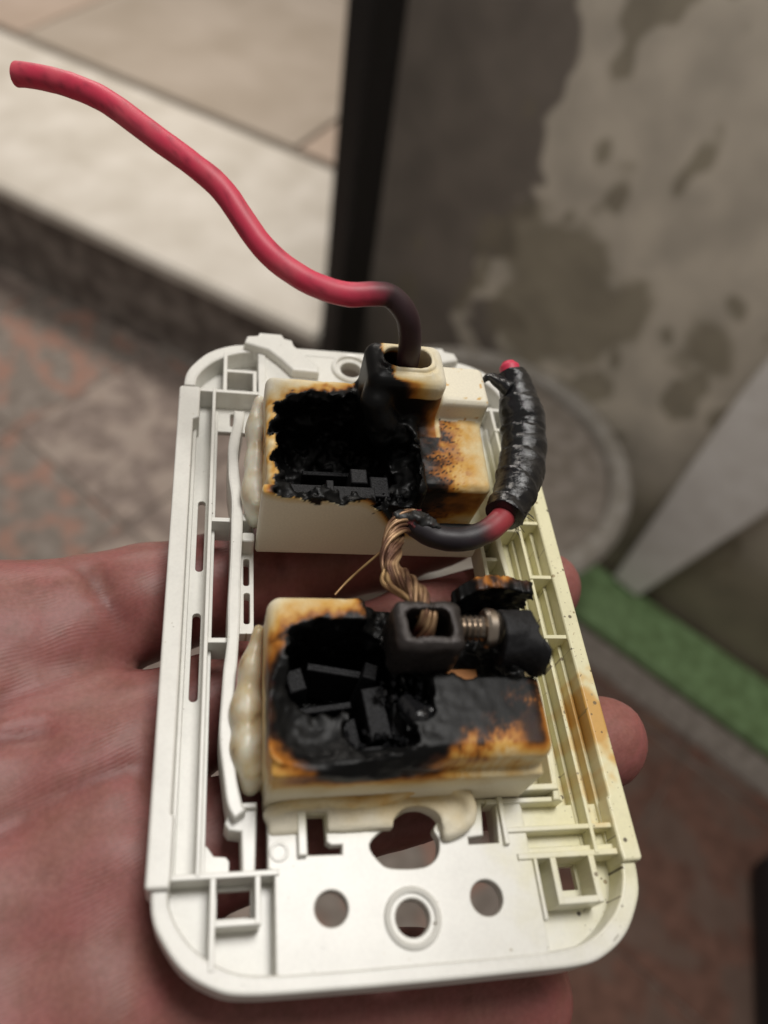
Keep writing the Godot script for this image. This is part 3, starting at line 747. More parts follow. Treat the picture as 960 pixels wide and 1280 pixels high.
	part("contact_strip", box(Geo.new(), 21.6, 9.4, 15.0, 25.4, 10.0, 15.9, 0.12), M.brass, t, base)
	part("contact_strip", box(Geo.new(), 41.4, 22.0, 13.0, 46.2, 24.4, 14.6, 0.2), M.tarnish, t, base)
	t.set_meta("group", "burnt sockets on the frame")
	# the terminal clamp: a thick-walled cage with rounded corners, open at the top
	var cage := func(p: Vector3) -> float:
		var d := rbox(p, Vector3(31.4, 22.6, 15.8), Vector3(41.6, 30.6, 25.2), 1.5)
		d = maxf(d, -rbox(p, Vector3(33.3, 24.4, 10), Vector3(39.7, 28.9, 40), 1.1))
		d = minf(d, rbox(p, Vector3(32, 23.2, 15.9), Vector3(41, 30, 18), 0.6))
		return d + 0.24 * big.get_noise_3dv(p * 2.2) + 0.1 * fine.get_noise_3dv(p * 2)
	var sooty := func(p: Vector3, _n: Vector3) -> Color: return Color.WHITE
	var clamp_ := part("terminal_clamp", nets(Vector3(30.4, 21.6, 14.6), Vector3(42.6, 31.6, 26.4), 0.3, cage, sooty), M.sooty_metal, t, base)
	# its screw lies across, thread bare, head against the burnt screw guide
	var g := Geo.new()
	var prof := []
	for i in 13: prof.append(Vector2(1.95 if i % 2 == 0 else 1.6, 5.6 - i * 0.42))
	var sc := part("terminal_screw", lathe(g, Vector3(40.6, 27.6, 21.6), Vector3.RIGHT, prof, 28), M.steel, t, base)
	part("screw_head", lathe(Geo.new(), Vector3(45.6, 27.6, 21.6), Vector3.RIGHT, [Vector2(0.02, 3.2), Vector2(1.2, 3.1), Vector2(2.3, 2.5), Vector2(2.9, 1.5), Vector2(3.0, 0.5), Vector2(2.7, 0.0), Vector2(1.5, -0.1)], 32), M.steel, sc, base)
	var guide := func(p: Vector3) -> float:
		var r := Vector2(p.y - 26.6, p.z - 20.6).length()
		var flare := 4.1 + smoothstep(50.5, 54.5, p.x) * smoothstep(26.0, 22.0, p.y) * 1.9
		var d := maxf(maxf(r - flare, 2.6 - r), maxf(48.0 - p.x, p.x - 53.2 - 1.2 * smoothstep(26.0, 22.0, p.y)))
		d = maxf(d, rbox(p, Vector3(40, 20, 10), Vector3(56, 34, 25.2), 0.4))
		return d + 0.3 * big.get_noise_3dv(p * 1.7) + 0.1 * fine.get_noise_3dv(p * 1.4)
	part("screw_guide", nets(Vector3(46.6, 20, 13.6), Vector3(56.4, 32.6, 26.6), 0.32, guide, sooty), M.scorched, t, base)
	# torn flap of the housing standing up behind the screw
	var flap := func(p: Vector3) -> float:
		var mid := 35.4 + 0.9 * cos((p.x - 50) * 0.32) + 0.6 * big.get_noise_2d(p.x * 2, p.z * 2)
		var top := 21.0 + 0.7 * big.get_noise_2d(p.x * 2.0, 3.0) - 0.35 * absf(p.x - 49.0) * smoothstep(49.0, 44.0, p.x)
		var d := maxf(absf(p.y - mid) - 1.25, maxf(p.z - top, 9.0 - p.z))
		var left := 43.6 + 0.9 * fine.get_noise_2d(p.z * 2.0, 7.0); var right := 55.6 + 1.0 * fine.get_noise_2d(p.z * 2.4, 1.0) - (21.0 - p.z) * 0.12
		return maxf(d, maxf(left - p.x, p.x - right)) * 0.8 + 0.1 * big.get_noise_3dv(p * 2.4)
	var flapc := func(p: Vector3, _n: Vector3) -> Color:
		return scorch((p.z - 20.9) * 2.2 + (p.y - 35.8) * 0.8 + 2.0 * big.get_noise_3dv(p * 2))
	tag(part("torn_flap", nets(Vector3(42.6, 32.8, 8), Vector3(58, 38.6, 23), 0.32, flap, flapc), M.burnt, t, base), "torn black flap of the housing with a tan upper edge")
	# wet-looking drip of molten plastic
	part("molten_drip", bead_gloss(), M.char_gloss, t, base)
	part("hot_melt_bead", bead([Vector3(13.6, 33.0, 10.0), Vector3(12.6, 28, 7.4), Vector3(11.9, 22, 5.6), Vector3(12.0, 16.5, 5.0), Vector3(12.6, 11.4, 3.2)], [1.2, 1.9, 2.5, 2.4, 1.6], 0.55), M.glue, t, base)
	crumbs(t, base, Vector3(30, 12.6, 14.6), Vector3(11, 3.6, 2.4), 46, 12)
	crumbs(t, base, Vector3(38, 20.4, 15.4), Vector3(16, 4.0, 2.4), 40, 13)

func bead_gloss() -> Geo:
	var f := func(p: Vector3) -> float:
		var d := caps(p, Vector3(34.2, 18.4, 15.6), Vector3(35.4, 15.8, 16.9), 1.4, 1.7)
		d = smin(d, caps(p, Vector3(35.6, 16.4, 16.4), Vector3(37.6, 16.8, 17.2), 1.2, 0.8), 0.8)
		return d + 0.25 * big.get_noise_3dv(p * 3)
	return nets(Vector3(32, 13.5, 13), Vector3(40, 20.5, 19.6), 0.25, f, func(_p, _n): return Color.WHITE)

# ---------------------------------------------------------------- wires
func make_wires() -> void:
	# the long red wire out of the upper terminal
	var p := smooth_path([Vector3(40.2, 79.5, 17.6), Vector3(39.8, 79.3, 23.7), Vector3(39.0, 79.1, 28.8), Vector3(37.4, 79.5, 33.5), Vector3(34.5, 80.7, 36.0), Vector3(31.1, 80.3, 36.6), Vector3(26.4, 79.8, 36.4), Vector3(20.0, 82.5, 36.4), Vector3(13.5, 87.3, 38.0), Vector3(6.8, 95.3, 42.1), Vector3(1.7, 99.4, 43.7), Vector3(-3.6, 104.0, 44.3), Vector3(-10.3, 109.7, 45.3), Vector3(-14.4, 112.9, 45.5), Vector3(-19.8, 116.1, 45.1), Vector3(-25.3, 118.5, 44.3), Vector3(-27.7, 119.4, 43.7)], 6)
	var base := Vector3(39, 77, 24)
	var t := thing("wire", "long red insulated wire rising from the upper socket and reaching to the upper left", "wire", on_frame(base))
	var red := Color(0.60, 0.038, 0.085)
	var tint := func(q: Vector3, s: float) -> Color:
		var w := smoothstep(22.0, 28.0, s + 2.0 * big.get_noise_3dv(q))
		var c := Color(0.035, 0.014, 0.018).lerp(red, w)
		return c.lerp(Color(0.62, 0.14, 0.16), clampf(0.1 + 0.7 * big.get_noise_3dv(q * 0.7), 0, 0.5) * w).lerp(Color(0.22, 0.02, 0.04), clampf(fine.get_noise_3dv(q * 0.9) * 1.6 - 0.25, 0, 0.5) * w)
	var wob := func(s: float, th: float) -> float: return 1.98 + 0.06 * big.get_noise_2d(s * 1.6, th * 2.0) + 0.10 * exp(-pow((s - 100.0) / 2.0, 2.0)) - 0.06 * exp(-pow((s - 62.0) / 3.0, 2.0))
	part("insulation", tube(Geo.new(), p, 28, wob, tint), M.wire, t, base)
	# the short burnt wire under black tape
	base = Vector3(48, 53, 8)
	t = thing("wire", "short charred wire under shiny black tape at the right, its copper strands bare", "wire", on_frame(base))
	var q := smooth_path([Vector3(39.8, 52.6, 12.2), Vector3(41.4, 51.6, 11.8), Vector3(44.2, 50.4, 11.2), Vector3(48.6, 50.0, 11.2), Vector3(53.0, 51.4, 11.6), Vector3(56.6, 54.4, 11.8), Vector3(59.4, 58.8, 11.6), Vector3(61, 63, 11.6)], 6)
	var tint2 := func(a: Vector3, s: float) -> Color:
		var w := smoothstep(11.0, 19.0, s + 2.5 * big.get_noise_3dv(a * 1.2))
		return Color(0.018, 0.014, 0.016).lerp(Color(0.34, 0.04, 0.05), w)
	part("insulation", tube(Geo.new(), q, 26, func(s: float, th: float) -> float: return 2.1 + 0.1 * big.get_noise_2d(s * 2.0, th * 3.0) + 0.25 * exp(-s * 0.8) * fine.get_noise_2d(s * 3.0, th * 4.0), tint2), M.wire, t, base)
	var tp := smooth_path([Vector3(57.0, 54.9, 11.9), Vector3(59.4, 58.8, 12.0), Vector3(61.4, 63.0, 12.2), Vector3(63.0, 68, 12.6), Vector3(63.9, 73.5, 13.8), Vector3(63.6, 78.4, 15.6), Vector3(63.0, 82.6, 16.8), Vector3(62.6, 84.6, 17.2)], 16)
	var wrap := func(s: float, th: float) -> float:
		var lap := fposmod(s / 6.0 + th / TAU + 0.25 * big.get_noise_1d(s), 1.0)
		var swell := 3.35 + 0.75 * smoothstep(0.0, 12.0, s) - 1.1 * smoothstep(22.0, 31.0, s)
		return swell + 0.34 * lap + 0.27 * big.get_noise_2d(s * 1.8, th * 3.4) + 0.05 * fine.get_noise_2d(s * 3.0, th * 5.0)
	tag(part("tape_wrap", tube(Geo.new(), tp, 56, wrap), M.tape, t, base), "shiny black tape wound in overlapping turns")
	var tail := smooth_path([Vector3(61.6, 80.6, 17.6), Vector3(59.8, 82.2, 17.6), Vector3(58.0, 83.6, 17.4), Vector3(56.8, 83.4, 16.6)], 6)
	part("tape_tail", tube(Geo.new(), tail, 20, func(s: float, th: float) -> float: return lerpf(2.3, 0.5, clampf(s / 6.2, 0, 1)) * (0.7 + 0.3 * absf(cos(th))) + 0.2 * big.get_noise_2d(s * 3, th * 3)), M.tape, t, base)
	part("wire_end", tube(Geo.new(), smooth_path([Vector3(62.8, 83.4, 17.0), Vector3(62.4, 85.4, 17.6), Vector3(62.2, 86.6, 18.0), Vector3(62.1, 87.2, 18.2)], 4), 22, func(s: float, _th: float) -> float: return 1.95 - 0.7 * smoothstep(3.1, 4.0, s), func(_a, _s): return red), M.wire, t, base)
	# bare strands twisted into the clamp
	var core := smooth_path([Vector3(41.0, 53.4, 12.2), Vector3(38.8, 53.0, 12.6), Vector3(36.8, 50.6, 12.6), Vector3(35.7, 46.7, 12.8), Vector3(35.3, 42.3, 13.6), Vector3(36.2, 38.4, 16.4), Vector3(37.2, 34.2, 18.8), Vector3(37.8, 30.8, 19.2), Vector3(37.8, 29.2, 16.5), Vector3(37.8, 28.8, 13.4)], 6)
	var rng := RandomNumberGenerator.new(); rng.seed = 44
	for k in 40:
		var ph := rng.randf() * TAU; var rad := sqrt(rng.randf()) * 1.6; var tw := rng.randf_range(0.10, 0.13); var loose := rng.randf_range(0.0, 0.3) if k % 6 else 1.1
		var pts := []
		for i in core.size():
			if i % 2 and i != core.size() - 1: continue
			var dir := (core[mini(i + 1, core.size() - 1)] - core[maxi(i - 1, 0)]).normalized()
			var a := dir.cross(Vector3(0.9, 0.1, 0.3)).normalized(); var b := dir.cross(a)
			var u := float(i) / core.size()
			var r := rad * (1.0 + 0.35 * sin(u * 7.0 + k) * loose) * lerpf(1.05, 0.85, u)
			var an := ph + i * tw * 2.2
			pts.append(core[i] + (a * cos(an) + b * sin(an)) * r)
		var tone := rng.randf()
		var sc := func(c: Vector3, s: float) -> Color:
			var z := big.get_noise_3dv(c * 1.5) + (tone - 0.5) * 0.8
			return Color(0.13, 0.06, 0.033).lerp(Color(0.44, 0.29, 0.16), clampf(z + 0.35, 0, 1)).lerp(Color(0.10, 0.05, 0.035), clampf(-z * 1.4 - 0.1, 0, 1)).lerp(Color(0.22, 0.035, 0.025), smoothstep(31.0, 37.0, s))
		part("copper_strand", tube(Geo.new(), smooth_path(pts, 3), 7, func(_s: float, _th: float) -> float: return 0.33, sc), M.copper, t, base)
	for a in [[[Vector3(36.2, 48.5, 12.4), Vector3(33.6, 46.6, 10.6), Vector3(31.2, 45.2, 8.6), Vector3(28.8, 43.4, 7.0), Vector3(27.0, 41.4, 6.6)], 0.22], [[Vector3(35.2, 44.0, 13.4), Vector3(33.4, 40.6, 14.4), Vector3(33.0, 38.2, 15.6), Vector3(34.4, 35.6, 17.2), Vector3(36.6, 33.0, 18.8)], 0.4], [[Vector3(35.4, 43.2, 13.8), Vector3(33.8, 39.8, 15.4), Vector3(33.8, 37.0, 17.0), Vector3(35.2, 34.6, 18.4), Vector3(37.0, 32.0, 18.8)], 0.4]]:
		part("copper_strand", tube(Geo.new(), smooth_path(a[0], 5), 8, func(_s: float, _th: float) -> float: return a[1], func(c: Vector3, _s: float) -> Color: return Color(0.42, 0.28, 0.13).lerp(Color(0.2, 0.1, 0.05), clampf(0.4 + big.get_noise_3dv(c * 2), 0, 1))), M.copper, t, base)
	# shrivelled insulation where the strands leave it
	var rag := func(c: Vector3) -> float:
		var d := caps(c, Vector3(37.6, 53.0, 13.2), Vector3(40.2, 52.2, 13.2), 1.1, 1.5)
		d = smin(d, caps(c, Vector3(40.6, 52.4, 13.6), Vector3(43.8, 51.2, 13.0), 1.3, 0.8), 0.7)
		return d + 0.7 * fine.get_noise_3dv(c * 0.9)
	var ragc := func(c: Vector3, _n: Vector3) -> Color: return Color(0.014, 0.012, 0.012).lerp(Color(0.2, 0.03, 0.035), clampf(3.0 * (big.get_noise_3dv(c * 1.6) - 0.12), 0, 1))
	part("shrivelled_insulation", nets(Vector3(35.4, 49.4, 10.4), Vector3(45.6, 55.4, 16.4), 0.28, rag, ragc), M.wire, t, base)
	var hairs := Geo.new()
	for k in 22:
		var a := Vector3(rng.randf_range(57, 61), rng.randf_range(54, 60), rng.randf_range(9.0, 13.5))
		var d := Vector3(rng.randf_range(-0.3, 1.0), rng.randf_range(-1.0, 0.2), rng.randf_range(-0.4, 0.4)).normalized() * rng.randf_range(2.0, 4.5)
		tube(hairs, smooth_path([a, a + d * 0.5 + Vector3(0, 0, rng.randf_range(-0.6, 0.6)), a + d + Vector3(0, rng.randf_range(-0.6, 0.4), rng.randf_range(-0.8, 0.4))], 4), 4, func(_s: float, _th: float) -> float: return 0.06)
	tag(part("loose_fibres", hairs, M.tape, t, base), "", "", "", "stuff")

# ---------------------------------------------------------------- the hand
func make_hand() -> void:
	var palm := [
		[Vector3(-70, 34, -27), Vector3(-34, 46, -24), 17.0, 13.5], [Vector3(-74, 14, -28), Vector3(-34, 26, -24), 17.0, 13.5], [Vector3(-76, -6, -28), Vector3(-34, 6, -24), 17.0, 13.8], [Vector3(-76, -26, -28), Vector3(-32, -13, -23), 17.0, 13.8],
		[Vector3(-80, -44, -28), Vector3(-24, -38, -29), 18.0, 13.0], [Vector3(-84, 44, -30), Vector3(-56, 52, -27), 19.0, 15.0], [Vector3(-34, 46, -24), Vector3(-34, -13, -24), 13.0, 13.4],
		[Vector3(-36, 38, -24), Vector3(-17, 41, -22.5), 13.0, 10.5], [Vector3(-36, 18, -24), Vector3(-9, 19, -22.5), 13.0, 11.6], [Vector3(-36, -4, -24), Vector3(-8, -4, -23.5), 13.0, 11.8], [Vector3(-34, -24, -25), Vector3(-6, -25, -28), 13.0, 12.2], [Vector3(-10, 19, -22.5), Vector3(-8, -25, -27.5), 11.0, 11.0],
		[Vector3(-76, 24, -30), Vector3(-130, 6, -36), 20.0, 19.0], [Vector3(-78, -22, -30), Vector3(-130, -14, -36), 20.0, 19.0], [Vector3(-126, 6, -36), Vector3(-235, 8, -44), 20.0, 26.0], [Vector3(-126, -14, -36), Vector3(-235, -22, -44), 20.0, 26.0]]
	var fingers := [
		[Vector3(-36, 46, -23), Vector3(-4, 55.0, -20.5), Vector3(22, 62.0, -18.4), Vector3(42, 67, -17.6), Vector3(57, 72.5, -17.0), 13.0, 11.0, 9.2, 8.6, 7.4],
		[Vector3(-36, 24, -24), Vector3(-3, 29.0, -21), Vector3(20, 38, -19.4), Vector3(48, 48.4, -17.6), Vector3(76, 57.0, -17.0), 13.0, 10.6, 9.3, 8.8, 7.8],
		[Vector3(-36, 4, -24), Vector3(-3, 7.5, -21.5), Vector3(24, 13.8, -18.6), Vector3(55, 19.6, -17.4), Vector3(80, 24.2, -17.0), 13.0, 10.8, 9.6, 9.2, 8.5],
		[Vector3(-34, -14, -24), Vector3(-4, -12.0, -25), Vector3(18, -12.0, -27.0), Vector3(40, -12.4, -27.5), Vector3(59, -13.2, -27.0), 13.0, 11.0, 10.4, 9.8, 8.8],
		[Vector3(-112, 16, -34), Vector3(-90, 48, -30), Vector3(-80, 74, -25), Vector3(-72, 94, -20), Vector3(-66, 106, -17), 17.0, 15.0, 11.5, 10.0, 8.6]]
	# folds in the skin, as grooves: from, to, half width, depth
	var folds := [
		[Vector3(-20, 62, -10), Vector3(-12, 52, -10)], [Vector3(-12, 52, -10), Vector3(-3.4, 41.5, -14)], [Vector3(-17.5, 62.5, -10), Vector3(-10.5, 53, -9.4)], [Vector3(-27, 30, -10), Vector3(-6, 38, -10)], [Vector3(-22, 12, -9.5), Vector3(-4, 20, -9.5)],
		[Vector3(-36, 8, -11), Vector3(-27, 25, -10)], [Vector3(-27, 25, -10), Vector3(-22, 33, -10)], [Vector3(-27, 24, -10), Vector3(-17, 25.5, -10)], [Vector3(-30, 6, -10), Vector3(-18, 12, -10)],
		[Vector3(21, 52, -10), Vector3(19, 69, -10)], [Vector3(46, 39, -9), Vector3(43, 58, -9)], [Vector3(50, 10, -8), Vector3(48, 30, -8)], [Vector3(18.5, 28, -10), Vector3(15, 47, -10)]]
	var f := func(p: Vector3) -> float:
		var d := 99.0
		for c in palm: d = smin(d, caps(p, c[0], c[1], c[2], c[3]), 9.0)
		var e := 99.0
		for g in fingers:
			var h := 99.0
			for i in 4: h = smin(h, caps(p, g[i], g[i + 1], g[5 + i], g[6 + i]), 2.5)
			e = smin(e, h, 1.5)
		d = smin(d, e, 7.0)
		if absf(d) < 3.0:
			for q in folds:
				var r := caps(p, q[0], q[1], 0.0, 0.0)
				d += 1.0 * exp(-r * r * 0.4)
			d += 0.3 * big.get_noise_3dv(p * 0.5) + 1.3 * big.get_noise_3dv(p * 0.13 + Vector3(9, 0, 0))
		return maxf(d, -228.0 - p.x)
	var tint := func(p: Vector3, n: Vector3) -> Color:
		var z := big.get_noise_3dv(p * 0.42); var z2 := big.get_noise_3dv(p * 1.3 + Vector3(50, 0, 0))
		var c := Color(0.275, 0.125, 0.106).lerp(Color(0.295, 0.108, 0.10), clampf(0.5 + z * 1.2, 0, 1))
		c = c.lerp(Color(0.215, 0.092, 0.074), clampf(z2 * 1.3, 0, 0.6))
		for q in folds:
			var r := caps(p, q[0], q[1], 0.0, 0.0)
			if r < 5.0: c = c.lerp(Color(0.12, 0.035, 0.03), 0.55 * exp(-r * r * 0.8))  # shade of the shallow folds, darkened into the skin colour
		return c
	var base := Vector3(-40, 20, -24)
	var t := thing("hand", "open left hand with palm up, its fingers spread under the white frame", "hand", on_frame(base))
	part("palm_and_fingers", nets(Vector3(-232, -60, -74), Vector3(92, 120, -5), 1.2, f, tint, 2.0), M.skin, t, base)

# ---------------------------------------------------------------- the place, in metres
func box_m(g: Geo, lo: Vector3, hi: Vector3, b := 0.006) -> Geo:
	# a box whose twelve edges are cut; y is up here
	var c := (lo + hi) * 0.5; var h := (hi - lo) * 0.5
	for ax in 3:
		for s in [-1.0, 1.0]:
			var n := Vector3.ZERO; n[ax] = s
			var u := Vector3.ZERO; u[(ax + 1) % 3] = 1; var w := Vector3.ZERO; w[(ax + 2) % 3] = 1
			var o := c + n * h[ax]; var uu := u * (h[(ax + 1) % 3] - b); var ww := w * (h[(ax + 2) % 3] - b)
			g.quad(g.p(o - uu - ww, n), g.p(o + uu - ww, n), g.p(o + uu + ww, n), g.p(o - uu + ww, n))
			for s2 in [-1.0, 1.0]:
				var m: Vector3 = (n + u * s2).normalized()
				var e1: Vector3 = c + n * h[ax] + u * s2 * (h[(ax + 1) % 3] - b); var e2: Vector3 = c + n * (h[ax] - b) + u * s2 * h[(ax + 1) % 3]
				g.quad(g.p(e1 - ww, m), g.p(e1 + ww, m), g.p(e2 + ww, m), g.p(e2 - ww, m))
				for s3 in [-1.0, 1.0]:
					if ax == 0:
						var k: Vector3 = (n + u * s2 + w * s3).normalized()
						g.tri(g.p(c + n * h.x + u * s2 * (h.y - b) + w * s3 * (h.z - b), k), g.p(c + n * (h.x - b) + u * s2 * h.y + w * s3 * (h.z - b), k), g.p(c + n * (h.x - b) + u * s2 * (h.y - b) + w * s3 * h.z, k))
	return g

func turned(at: Vector3, along: Vector2) -> Transform3D:
	# local x runs along the given ground direction
	var x := Vector3(along.x, 0, along.y).normalized()
	return Transform3D(Basis(x, Vector3.UP, x.cross(Vector3.UP)), at)

func single(called: String, g: Geo, m: Material, tr: Transform3D, label: String, category: String, kind := "") -> MeshInstance3D:
	var o := MeshInstance3D.new(); o.name = numbered(called); o.mesh = mesh_of(g, Vector3.ZERO, 1.0); o.material_override = m; o.transform = tr
	add_child(o, true); tag(o, label, category, "", kind)
	return o

func stain_shade_image(w: int, h: int, pick: Callable) -> Texture2D:
	var im := Image.create(w, h, false, Image.FORMAT_RGB8)
	for y in h:
		for x in w: im.set_pixel(x, y, pick.call(float(x) / w, float(y) / h))
	im.generate_mipmaps()
	return ImageTexture.create_from_image(im)

func blot(u: float, v: float, cu: float, cv: float, ru: float, rv: float, n: float) -> float:
	return smoothstep(1.15, 0.75, Vector2((u - cu) / ru, (v - cv) / rv).length() + n)

func make_place() -> void:
	var grit := noise_tex(40, 0.03, Color(0.72, 0.70, 0.68), Color(1, 1, 1))
	var rng := RandomNumberGenerator.new(); rng.seed = 3
	# ground: mortar under worn tiles
	var dirt := tri_tex(mat(Color(0.30, 0.265, 0.235), 0.9), noise_tex(41, 0.02, Color(0.6, 0.58, 0.55), Color(1, 1, 1)), 3.0)
	var g := Geo.new()
	g.quad(g.p(Vector3(-4, 0.0065, -4), Vector3.UP), g.p(Vector3(4, 0.0065, -4), Vector3.UP), g.p(Vector3(4, 0.0065, 3), Vector3.UP), g.p(Vector3(-4, 0.0065, 3), Vector3.UP))
	var ground := single("ground", g, dirt, Transform3D(), "", "", "structure")
	var along := Vector2(0.361, 0.214).normalized(); var across := Vector2(-along.y, along.x)
	var worn := []
	for k in 4:
		var m := mat([Color(0.30, 0.26, 0.23), Color(0.19, 0.095, 0.068), Color(0.31, 0.25, 0.22), Color(0.165, 0.10, 0.078)][k], 0.82)
		m.detail_enabled = true; m.detail_blend_mode = BaseMaterial3D.BLEND_MODE_MIX
		var cement := noise_tex(50 + k, 0.012, Color.BLACK, Color.WHITE, 512, 5)
		cement.color_ramp.set_offset(0, [0.5, 0.42, 0.5, 0.56][k]); cement.color_ramp.set_offset(1, [0.66, 0.62, 0.64, 0.74][k])
		m.detail_mask = cement
		m.detail_albedo = noise_tex(60 + k, 0.02, [Color(0.58, 0.44, 0.385), Color(0.37, 0.29, 0.25), Color(0.60, 0.54, 0.50), Color(0.37, 0.28, 0.235)][k], [Color(0.60, 0.49, 0.44), Color(0.42, 0.34, 0.30), Color(0.63, 0.58, 0.54), Color(0.44, 0.34, 0.28)][k])
		worn.append(tri_tex(m, grit, 1.9, null, 0.0, true))
	var tile := mesh_of(box_m(Geo.new(), Vector3(-0.1535, 0.002, -0.1535), Vector3(0.1535, 0.009, 0.1535), 0.0025), Vector3.ZERO, 1.0)
	for i in range(-6, 6):
		for j in range(-2, 6):
			var c := Vector2(0.4, -0.64) + along * (i * 0.31) + across * (0.16 + j * 0.31)
			if c.x < -1.6 or c.y > 0.5 or c.y < -1.5: continue
			var o := MeshInstance3D.new(); o.name = "paving_tile"; o.mesh = tile
			o.material_override = worn[(rng.randi() % 2) * 2 + (1 if c.x > 0.25 else 0)]
			o.transform = turned(Vector3(c.x, rng.randf_range(0.0, 0.003), c.y), along)
			o.rotate_object_local(Vector3.UP, rng.randf_range(-0.01, 0.01))
			ground.add_child(o, true)
	# the raised threshold
	var sd := Vector2(0.94, 0.34).normalized(); var sn := Vector2(sd.y, -sd.x)
	var front := Vector2(-0.172, -1.089)
	var stone := mat(Color(0.66, 0.62, 0.56), 0.45)
	stone = tri_tex(stone, noise_tex(70, 0.008, Color(0.88, 0.87, 0.85), Color(1, 1, 1), 512, 5), 1.6)
	var riser := tri_tex(mat(Color(0.30, 0.265, 0.235), 0.85), noise_tex(71, 0.012, Color(0.55, 0.53, 0.52), Color(1, 1, 1)), 2.2)
	var step := thing("doorstep", "long white stone doorstep with a dark stained riser, running to the black door post", "doorstep", turned(Vector3(front.x, 0, front.y), sd))
	part("stone_slab", box_m(Geo.new(), Vector3(-2.6, 0.205, -0.475), Vector3(0.0, 0.24, 0.012), 0.008), stone, step, Vector3.ZERO, 1.0)
	part("riser", box_m(Geo.new(), Vector3(-2.6, 0.0, -0.47), Vector3(-0.001, 0.203, 0.0), 0.004), riser, step, Vector3.ZERO, 1.0)
	# tiled room floor behind it
	var inner := single("room_floor", box_m(Geo.new(), Vector3(-3.4, 0.0, -3.4), Vector3(0.5, 0.236, -0.485), 0.004), mat(Color(0.3, 0.26, 0.22), 0.8), turned(Vector3(front.x, 0, front.y), sd), "", "", "structure")
	var glaze := []
	for k in 3:
		glaze.append(tri_tex(mat([Color(0.46, 0.40, 0.33), Color(0.43, 0.37, 0.31), Color(0.50, 0.40, 0.33)][k], 0.3), noise_tex(75 + k, 0.006, Color(0.9, 0.89, 0.87), Color(1, 1, 1)), 1.2, null, 0.0, true))
	var ft := mesh_of(box_m(Geo.new(), Vector3(-0.387, 0.236, -0.387), Vector3(0.387, 0.246, 0.387), 0.003), Vector3.ZERO, 1.0)
	for i in 4:
		for j in 4:
			var o := MeshInstance3D.new(); o.name = "floor_tile"; o.mesh = ft; o.material_override = glaze[(i + j * 2) % 3 if i > 0 else 2]
			o.position = Vector3(0.03 - i * 0.784, 0, -0.876 - j * 0.784)
			inner.add_child(o, true)
	# door post
	var post := tri_tex(mat(Color(0.014, 0.013, 0.013), 0.4), grit, 4.0)
	var pg := box_m(Geo.new(), Vector3(-0.021, 0.0, -0.04), Vector3(0.021, 2.3, 0.04), 0.005)
	single("door_post", pg, post, turned(Vector3(-0.136, 0.0, -1.118), along), "tall black door post at the end of the white doorstep", "door post")
	# grey wall sheet, its paint worn to darker bare patches
	var wn := FastNoiseLite.new(); wn.seed = 12; wn.frequency = 3.2; wn.fractal_octaves = 4
	var wn2 := FastNoiseLite.new(); wn2.seed = 14; wn2.frequency = 9.0; wn2.fractal_octaves = 3
	var paint := func(u: float, v: float) -> Color:
		var x := u * 2.4; var y := (1.0 - v) * 2.4
		var n := wn.get_noise_2d(x, y); var n2 := wn2.get_noise_2d(x, y)
		var dark := Color(0.50, 0.465, 0.43); var grey := Color(0.84, 0.80, 0.735)
		var m := smoothstep(0.255, 0.275, x + n * 0.16 + n2 * 0.05 - 0.04 * sin(y * 9.0))
		var c := dark.lerp(grey, m)
		var patch := maxf(blot(x, y, 0.34, 0.44, 0.11, 0.13, n * 1.1 + n2 * 0.5), blot(x, y, 0.58, 0.50, 0.06, 0.06, n * 1.2 + n2 * 0.5))
		patch = maxf(patch, smoothstep(0.30, 0.42, wn2.get_noise_2d(x * 0.8 + 7.0, y * 0.5) + n * 0.35) * 0.9)
		c = c.lerp(Color(0.53, 0.495, 0.42), patch * 0.7)
		var rust := blot(x, y, 0.88, 1.0, 0.07, 0.12, n * 1.0 + n2 * 0.5)
		c = c.lerp(Color(0.60, 0.50, 0.36), rust * 0.8)
		var foot := smoothstep(0.30, 0.10, y - 0.28 * (x - 0.6) + n * 0.04)  # darker foot: the shade low on the wall, painted into its colour
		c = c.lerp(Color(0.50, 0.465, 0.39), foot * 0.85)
		return c.darkened(clampf(0.05 + n2 * 0.12, 0, 0.2))
	var wm := mat(Color.WHITE, 0.6); wm.albedo_texture = stain_shade_image(720, 720, paint)
	var wg := box_m(Geo.new(), Vector3(0, 0, -0.03), Vector3(2.4, 2.4, 0), 0.003)
	for i in wg.v.size(): wg.uv[i] = Vector2(wg.v[i].x / 2.4, 1.0 - wg.v[i].y / 2.4)
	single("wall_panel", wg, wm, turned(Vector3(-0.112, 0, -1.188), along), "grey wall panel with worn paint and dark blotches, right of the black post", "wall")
	# pale tapering strip, set slantwise along the wall
	var pale_mat := tri_tex(mat(Color(0.92, 0.89, 0.85), 0.6), noise_tex(80, 0.01, Color(0.92, 0.91, 0.9), Color(1, 1, 1)), 3.0)
	var a := Vector3(0.438, 0.042, -0.835); var b := Vector3(0.484, 0.45, -0.805)
	var dir := (b - a).normalized()
	var nrm := Vector3(-across.x, 0, -across.y) * -1.0
	var bb := Basis(dir.cross(nrm).normalized(), dir, dir.cross(nrm).normalized().cross(dir))
	var bg := Geo.new()
	var outline := PackedVector2Array([Vector2(-0.026, 0), Vector2(0.026, 0), Vector2(0.075, 0.45), Vector2(0.1, 0.95), Vector2(-0.1, 0.95), Vector2(-0.075, 0.45)])
	slab(bg, outline, [], -0.009, 0.009, 0.004)
	single("board", bg, pale_mat, Transform3D(bb, a), "pale tapering strip set slantwise against the grey wall", "board")
	# green kerb board and the grey kerb before it
	var green := tri_tex(mat(Color(0.23, 0.36, 0.17), 0.45), noise_tex(82, 0.02, Color(0.68, 0.68, 0.62), Color(1, 1, 1)), 3.0)
	var kerb_at := Vector3(0.30, 0, -0.84)
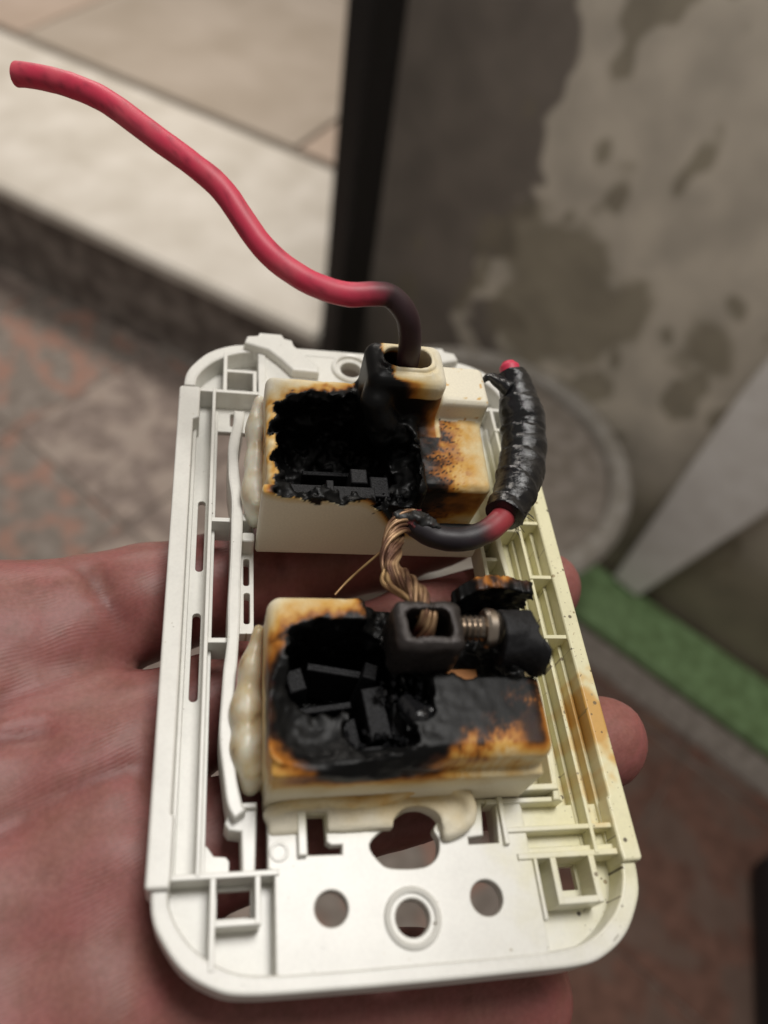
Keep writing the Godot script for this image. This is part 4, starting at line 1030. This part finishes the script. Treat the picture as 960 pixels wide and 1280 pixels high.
	single("kerb_board", box_m(Geo.new(), Vector3(-0.9, 0.0, -0.075), Vector3(1.5, 0.034, 0.04), 0.006), green, turned(kerb_at, along), "long green painted board lying at the foot of the grey wall", "kerb board")
	var cement := tri_tex(mat(Color(0.30, 0.265, 0.235), 0.85), grit, 3.0)
	single("kerb_strip", box_m(Geo.new(), Vector3(-0.9, 0.0, 0.045), Vector3(1.5, 0.022, 0.1), 0.006), cement, turned(kerb_at, along), "narrow grey cement strip along the outer edge of the green board", "kerb")
	# round tub in front of the wall, behind the frame
	var tubm := tri_tex(mat(Color(0.27, 0.235, 0.205), 0.7), noise_tex(84, 0.015, Color(0.72, 0.7, 0.66), Color(1, 1, 1)), 3.0)
	var rimm := tri_tex(mat(Color(0.36, 0.335, 0.305), 0.6), noise_tex(86, 0.015, Color(0.72, 0.7, 0.66), Color(1, 1, 1)), 3.0)
	var tub := thing("round_tub", "round grey brown tub with rolled rim and flat lid, standing against the grey wall", "tub", Transform3D(Basis(), Vector3(0.112, 0.012, -0.80)))
	part("body", lathe(Geo.new(), Vector3.ZERO, Vector3.UP, [Vector2(0.0, 0.0), Vector2(0.17, 0.0), Vector2(0.185, 0.02), Vector2(0.218, 0.29)], 72), tubm, tub, Vector3.ZERO, 1.0)
	part("rim", lathe(Geo.new(), Vector3.ZERO, Vector3.UP, [Vector2(0.218, 0.29), Vector2(0.228, 0.296), Vector2(0.23, 0.305), Vector2(0.222, 0.314), Vector2(0.204, 0.315), Vector2(0.199, 0.311), Vector2(0.197, 0.302)], 72), rimm, tub, Vector3.ZERO, 1.0)
	part("lid", lathe(Geo.new(), Vector3.ZERO, Vector3.UP, [Vector2(0.198, 0.30), Vector2(0.0, 0.30)], 72), tubm, tub, Vector3.ZERO, 1.0)
	# something black cut off by the lower right corner
	var black := mat(Color(0.012, 0.012, 0.014), 0.5)
	single("black_box", box_m(Geo.new(), Vector3(0, 0.012, -0.12), Vector3(0.2, 0.09, 0.14), 0.015), black, turned(Vector3(0.60, 0.0, -0.30), Vector2(1.0, 0.1)), "black object on the paving, cut off by the lower right picture corner", "box")
